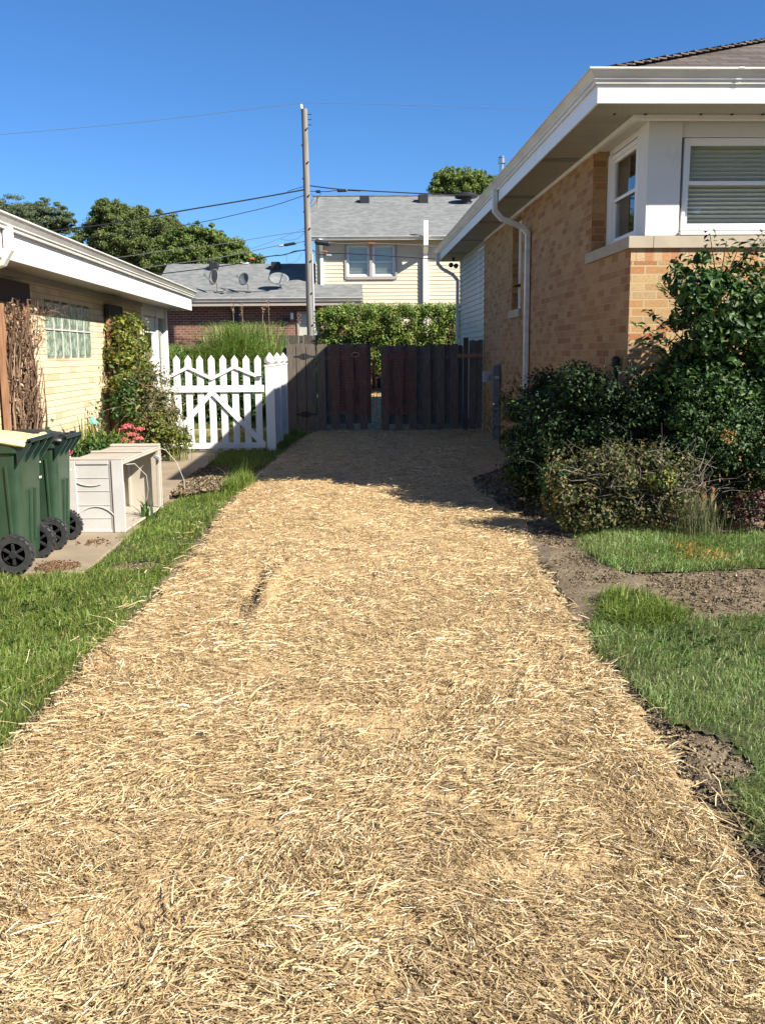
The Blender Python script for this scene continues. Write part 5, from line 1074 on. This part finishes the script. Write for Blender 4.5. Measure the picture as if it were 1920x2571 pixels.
def dish(label, px, py, bx, by, w, h, yaw, tilt, mat, Y=33.9):
    c_ = Vector(at(px, py, Y=Y-.15)); b = Vector(at(bx, by, Y=Y)); b.z = ze+sl2*(Y-33.0)
    t = thing('satellite_dish', label, 'satellite dish', tuple(b), 'satellite dishes on the low wing roof')
    Rm = Matrix.Translation(c_) @ Matrix.Rotation(yaw, 4, 'Z') @ Matrix.Rotation(tilt, 4, 'X')
    mb = MB(Rm); n = 28; vs = [(0, .06, 0)]; rg = 5
    for i in range(1, rg+1):
        for k in range(n): a = 2*math.pi*k/n; r = i/rg; vs.append((w/2*r*math.cos(a), .06*(1-r*r), h/2*r*math.sin(a)))
    fs = [(0, 1+k, 1+(k+1) % n) for k in range(n)]+[(1+(i-1)*n+k, 1+(i-1)*n+(k+1) % n, 1+i*n+(k+1) % n, 1+i*n+k) for i in range(1, rg) for k in range(n)]
    mb.add(vs, fs); o = mb.build('reflector', mat, t, smooth=True); so = o.modifiers.new('solid', 'SOLIDIFY'); so.thickness = .015
    mb = MB(); lo = Rm @ Vector((0, .04, -h*.42)); tip = Rm @ Vector((0, -.42, -h*.12)); mb.tube([lo, tip], .016, 8); mb.box(tip.x-.04, tip.x+.04, tip.y-.08, tip.y+.02, tip.z-.03, tip.z+.05); mb.build('feed_arm', m_grey, t)
    mb = MB(); bk = Rm @ Vector((0, .09, -.05)); mb.tube([b, b+Vector((0, 0, .22)), bk], .022, 8); mb.box(b.x-.08, b.x+.08, b.y-.08, b.y+.08, b.z-.03, b.z+.02); mb.build('mast', m_grey, t)
s3 = .3027
dish('left satellite dish, brownish and turned to the side', 380+517*s3, 400+975*s3, 380+550*s3, 400+1130*s3, .42, .56, R_(-35), R_(-12), m_dishbrown, 33.6)
dish('middle satellite dish, narrow grey oval', 380+768*s3, 400+992*s3, 380+808*s3, 400+1130*s3, .40, .46, R_(-25), R_(-14), m_dish, 33.6)
dish('right satellite dish, the widest, grey', 380+1058*s3, 400+990*s3, 380+1072*s3, 400+1095*s3, .74, .46, R_(20), R_(-20), m_dish, 33.9)
mb = MB(); mb.tube([(-4.5, 33.5, 3.76), (-4.2, 33.45, 3.78), (-4.1, 33.5, 3.86), (-4.3, 33.5, 3.9), (-4.0, 33.45, 3.76), (-3.6, 33.5, 3.77), (-3.3, 33.5, 3.76), (-2.7, 33.6, 3.80)], .012, 5); o = mb.build('roof_cable', m_wire, None, uv=False); tag(o, 'black cable looping between the satellite dishes on the roof', 'cable')

# ------------------------------------------------------------------ utility pole and wires
PY = 30
t = thing('utility_pole', 'tall weathered wooden utility pole behind the fence', 'utility pole', (-1.1, PY, .5))
tp = Vector(at(764, 274, Y=PY)); bt = Vector(at(781, 870, Y=PY)); bt = bt+(bt-tp)*.25
mb = MB(); mb.tube([bt+(tp-bt)*(k/8) for k in range(9)], [.125-.035*k/8 for k in range(9)], 18); mb.build('shaft', m_pole, t, smooth=False)
mb = MB(); mb.lathe([(.02, 0), (.02, .12), (.045, .13), (.05, .17), (.035, .2), (.045, .23), (.02, .26)], (tp.x-.09, PY, tp.z-.12), 14); mb.build('insulator', m_white, t)
mb = MB(); mb.tube([bt+Vector((.12, -.06, 0)), bt+(tp-bt)*.52+Vector((.11, -.05, 0))], .035, 8); mb.build('conduit', m_lightgrey, t)
mb = MB()
for k in range(14): f = .22+.055*k; p = bt+(tp-bt)*f; mb = MB(); mb.box(p.x-.02+(.08 if k % 2 else -.1), p.x+.015+(.08 if k % 2 else -.1), PY-.14, PY-.09, p.z-.02, p.z+.02); mb.build('step_bolt', m_iron, t)
for k in range(3): p = tp+Vector((.05, 0, -.15-.15*k)); mb = MB(); mb.tube([p, p+Vector((.16, 0, 0))], .012, 6); mb.build('bracket_bolt', m_iron, t)
def wire(label, px, r, mat=m_wire, Y=PY, name='utility_wire', group='wires strung from the utility pole', y2=None):
    pts = [Vector(at(x, y, Y=Y)) for x, y in px]; out = []
    for i in range(len(pts)-1):
        p0, p1, p2, p3 = pts[max(i-1, 0)], pts[i], pts[i+1], pts[min(i+2, len(pts)-1)]
        for k in range(8):
            u = k/8; out.append(.5*((2*p1)+(p2-p0)*u+(2*p0-5*p1+4*p2-p3)*u*u+(3*p1-p0-3*p2+p3)*u**3))
    out.append(pts[-1]); mb = MB(); mb.tube(out, r, 5); o = mb.build(name, mat, None, uv=False); tag(o, label, 'wire', group); return o
wire('thin top wire running left from the pole insulator', [(757, 258), (383, 303), (0, 338), (-500, 375)], .007, m_wiregrey)
wire('thin top wire running right from the pole insulator', [(757, 258), (1080, 266), (1500, 285), (2300, 330)], .005, m_wiregrey)
wire('thick twisted cable running left, highest of the black ones', [(765, 476), (620, 502), (470, 527), (330, 552), (180, 574), (-200, 610)], .022)
wire('short black bridle wire just above the thick left cable', [(765, 468), (735, 476), (722, 481)], .010)
wire('thin lashed cable sloping down left behind the trees', [(765, 490), (690, 515), (600, 537), (520, 555), (400, 575), (200, 600)], .011)
wire('grey wire sloping left, upper of the middle pair', [(768, 581), (700, 589), (560, 612), (400, 632), (290, 647), (0, 680)], .010, m_wiregrey)
wire('grey wire sloping left, lower of the middle pair', [(768, 606), (690, 618), (560, 645), (400, 667), (330, 677), (0, 715)], .012, m_wiregrey)
wire('lowest black cable sloping left with kinks near the pole', [(768, 627), (745, 631), (710, 640), (680, 643), (650, 648), (632, 655), (560, 668), (400, 688), (0, 735)], .016)
wire('slack black cable doubling the lowest left cable', [(768, 629), (740, 630), (715, 640), (690, 641), (655, 649), (640, 650), (630, 664)], .010)
wire('crossing thin wire between the middle wires', [(766, 573), (700, 600), (650, 618), (600, 634), (520, 655)], .006, m_wiregrey)
wire('black looped drip wire left of the pole', [(766, 583), (745, 600), (720, 603), (705, 600)], .005)
wire('black cable running right above the rear house roof', [(775, 466), (840, 474), (900, 478), (1060, 486), (1210, 492), (1500, 500)], .018)
wire('short black cable right of the pole with a dark splice', [(775, 480), (820, 481), (850, 478), (905, 480)], .012)
wire('upper reddish cable running right past the rear window', [(790, 606), (860, 612), (920, 611), (1040, 615), (1100, 620), (1300, 632)], .012, m_wiregrey)
wire('lower black cable running right across the rear window', [(785, 627), (805, 639), (850, 636), (930, 640), (1090, 650), (1300, 664)], .016)
wire('hanging black tail of wire on the pole', [(776, 485), (788, 492), (782, 506), (778, 515)], .006); wire('hanging curled wire right of the pole', [(806, 484), (800, 495), (792, 508), (780, 520)], .006)
wire('loose curl of wire below the right cables', [(785, 627), (800, 660), (800, 640), (815, 632), (840, 640)], .006); wire('loose curl of wire under the left cables', [(758, 635), (745, 655), (722, 660), (720, 640)], .004)
def splice(label, x0, y0, x1, y1, r, mat, Y=PY-.02):
    a, b = Vector(at(x0, y0, Y=Y)), Vector(at(x1, y1, Y=Y)); mb = MB(); mb.tube([a, a.lerp(b, .12), a.lerp(b, .88), b], [r*.5, r, r, r*.5], 10); o = mb.build('cable_splice', mat, None, uv=False); tag(o, label, 'cable splice', 'splice cases on the wires')
splice('black splice case on the cable just right of the pole top wires', 846, 479, 872, 478, .045, m_black); splice('small black clamp on the same cable', 793, 481, 805, 481, .045, m_black)
splice('black splice case left of the pole', 712, 616, 745, 610, .045, m_black); splice('white tag beside the black splice left of the pole', 700, 618, 712, 616, .035, m_lightgrey)
splice('large black splice case right of the pole by the rear house corner', 790, 607, 830, 612, .085, m_black); splice('orange marker on the lowest left cable', 627, 650, 639, 650, .045, m_orange)
splice('orange marker on the right cables near the downpipe', 808, 631, 822, 632, .03, m_orange); splice('short white tag under the orange marker', 818, 641, 832, 641, .028, m_lightgrey); splice('orange sleeve on the upper right cable', 922, 611, 940, 611, .025, m_orange)

# ------------------------------------------------------------------ trees
def tree(name, label, base, trunk_h, blobs, mat, size, per, aspect=.6, group='background trees', rc=None, jit=.15, flatz=.75):
    t = thing(name, label, 'tree', base, group)
    mb = MB(); top = Vector((base[0], base[1], trunk_h)); b = Vector(base)
    mb.tube([b, b.lerp(top, .5)+Vector((.15, 0, 0)), top], [.32, .24, .16], 10)
    mb.build('trunk', m_bark, t, uv=False)
    mb = MB()
    for c, r, nc, rc_ in blobs:
        for k in range(5):
            e = Vector(c)+Vector((random.gauss(0, .4)*r[0], random.gauss(0, .4)*r[1], random.uniform(0, .6)*r[2])); s = b.lerp(top, random.uniform(.6, 1)); mb.tube([s, s.lerp(e, .5)+Vector((0, 0, .4)), e], [.10, .07, .03], 6, cap=False)
    mb.build('limbs', m_bark, t, uv=False)
    Ps, Ns = [], []
    for c, r, nc, rc_ in blobs:
        P, N = cloud(c, r, int(nc*2.6), rc_*.62, per//2, shell=.25, flatz=flatz, seed_jit=jit+.03); Ps.append(P); Ns.append(N)
    leaves('crown', np.concatenate(Ps), np.concatenate(Ns), size, mat, t, aspect, rnd=.9, up=.1)
    return t
def tb(x, y, Y): return at(x, y, Y=Y)
def bl(x, y, rx, rz, Y, n, rc): c_ = at(x, y, Y=Y); k = Y/PF; return (c_, (rx*k, max(rx*k*.8, 1.), rz*k), n, rc)
tree('pine_tree', 'grey-green pine at the far left behind the left roof', (at(60, 888, Y=62)[0], 62, 0), 8, [bl(30, 590, 90, 90, 62, 75, .55), bl(110, 560, 70, 55, 62, 60, .45), bl(60, 540, 55, 22, 62, 44, .4), bl(160, 565, 34, 20, 62, 26, .32), bl(-60, 560, 70, 60, 62, 40, .5)], m_lftree3, .13, 300, .3, jit=.12, flatz=.45)
tree('dense_tree', 'large rounded green tree left of the utility pole, the tallest of the left group', (at(310, 888, Y=58)[0], 58, 0), 7.5, [bl(300, 580, 72, 60, 58, 95, .5), bl(275, 530, 34, 22, 58, 30, .35), bl(345, 545, 32, 26, 58, 30, .32), bl(380, 620, 80, 70, 58, 90, .55), bl(240, 640, 60, 70, 58, 60, .55), bl(420, 600, 45, 45, 58, 40, .45)], m_lftree, .105, 460, rc=None)
tree('round_tree', 'brighter green tree nearest the pole, above the low grey roof', (at(520, 888, Y=52)[0], 52, 0), 6, [bl(470, 612, 52, 38, 52, 60, .4), bl(520, 595, 28, 22, 52, 26, .32), bl(550, 630, 55, 40, 52, 55, .42), bl(610, 660, 42, 28, 52, 36, .35), bl(480, 660, 90, 40, 52, 50, .45)], m_lftree2, .095, 460)
tree('rear_tree', 'yellowish green tree top showing above the rear house roof', (at(1150, 888, Y=60)[0], 60, 0), 8, [bl(1150, 480, 62, 45, 60, 60, .45), bl(1115, 455, 25, 22, 60, 20, .35), bl(1190, 455, 40, 22, 60, 30, .35), bl(1230, 490, 40, 40, 60, 30, .4)], m_lftree2, .13, 220, jit=.2)
c_ = (14, -20, 0)
tree('street_tree', 'large leafy tree across the street behind the viewer', c_, 6, [((14, -20, 8), (5, 4, 4), 120, 1.0), ((20, -22, 8), (5, 4, 4.5), 120, 1.0), ((8, -24, 7), (4, 3, 3.5), 80, 1.0)], m_lftree, .5, 60)

# ------------------------------------------------------------------ light, sky, camera
SD = Vector((1.11, -.78, 1.0)).normalized()
elev = math.asin(SD.z); azim = math.atan2(SD.x, SD.y)
sun = bpy.data.lights.new('sun', 'SUN'); sun.energy = 5.0; sun.angle = R_(.53); sun.color = (1, .93, .82)
so = bpy.data.objects.new('sun', sun); COL.objects.link(so); so.rotation_euler = SD.to_track_quat('Z', 'Y').to_euler(); so.location = (20, -14, 18)
w = bpy.data.worlds.new('World'); scene.world = w; w.use_nodes = True; nt = w.node_tree
sky = nt.nodes.new('ShaderNodeTexSky'); sky.sky_type = 'NISHITA'; sky.sun_disc = False; sky.sun_elevation = elev; sky.sun_rotation = azim
sky.air_density = .9; sky.dust_density = 0.0; sky.ozone_density = 10.0; sky.altitude = 200
hs = nt.nodes.new('ShaderNodeHueSaturation'); hs.inputs['Saturation'].default_value = 1.06; nt.links.new(sky.outputs[0], hs.inputs['Color']); nt.links.new(hs.outputs[0], nt.nodes['Background'].inputs['Color']); nt.nodes['Background'].inputs['Strength'].default_value = .066
cam = bpy.data.cameras.new('camera'); cam.sensor_fit = 'VERTICAL'; cam.sensor_height = 36; cam.lens = 36*PF/PH; cam.clip_end = 2000; cam.clip_start = .05
co = bpy.data.objects.new('camera', cam); COL.objects.link(co)
cr, sr = math.cos(ROLL), math.sin(ROLL); rx = _R*cr+_D*sr; dn = -_R*sr+_D*cr; up = -dn
co.matrix_world = Matrix(((rx[0], up[0], -_F[0], 0), (rx[1], up[1], -_F[1], 0), (rx[2], up[2], -_F[2], EYE), (0, 0, 0, 1)))
scene.camera = co
vs = scene.view_settings; vs.view_transform = 'Standard'; vs.look = 'None'; vs.exposure = 1.28; vs.gamma = 1
scene.cycles.max_bounces = 6; scene.cycles.diffuse_bounces = 2; scene.cycles.transparent_max_bounces = 12
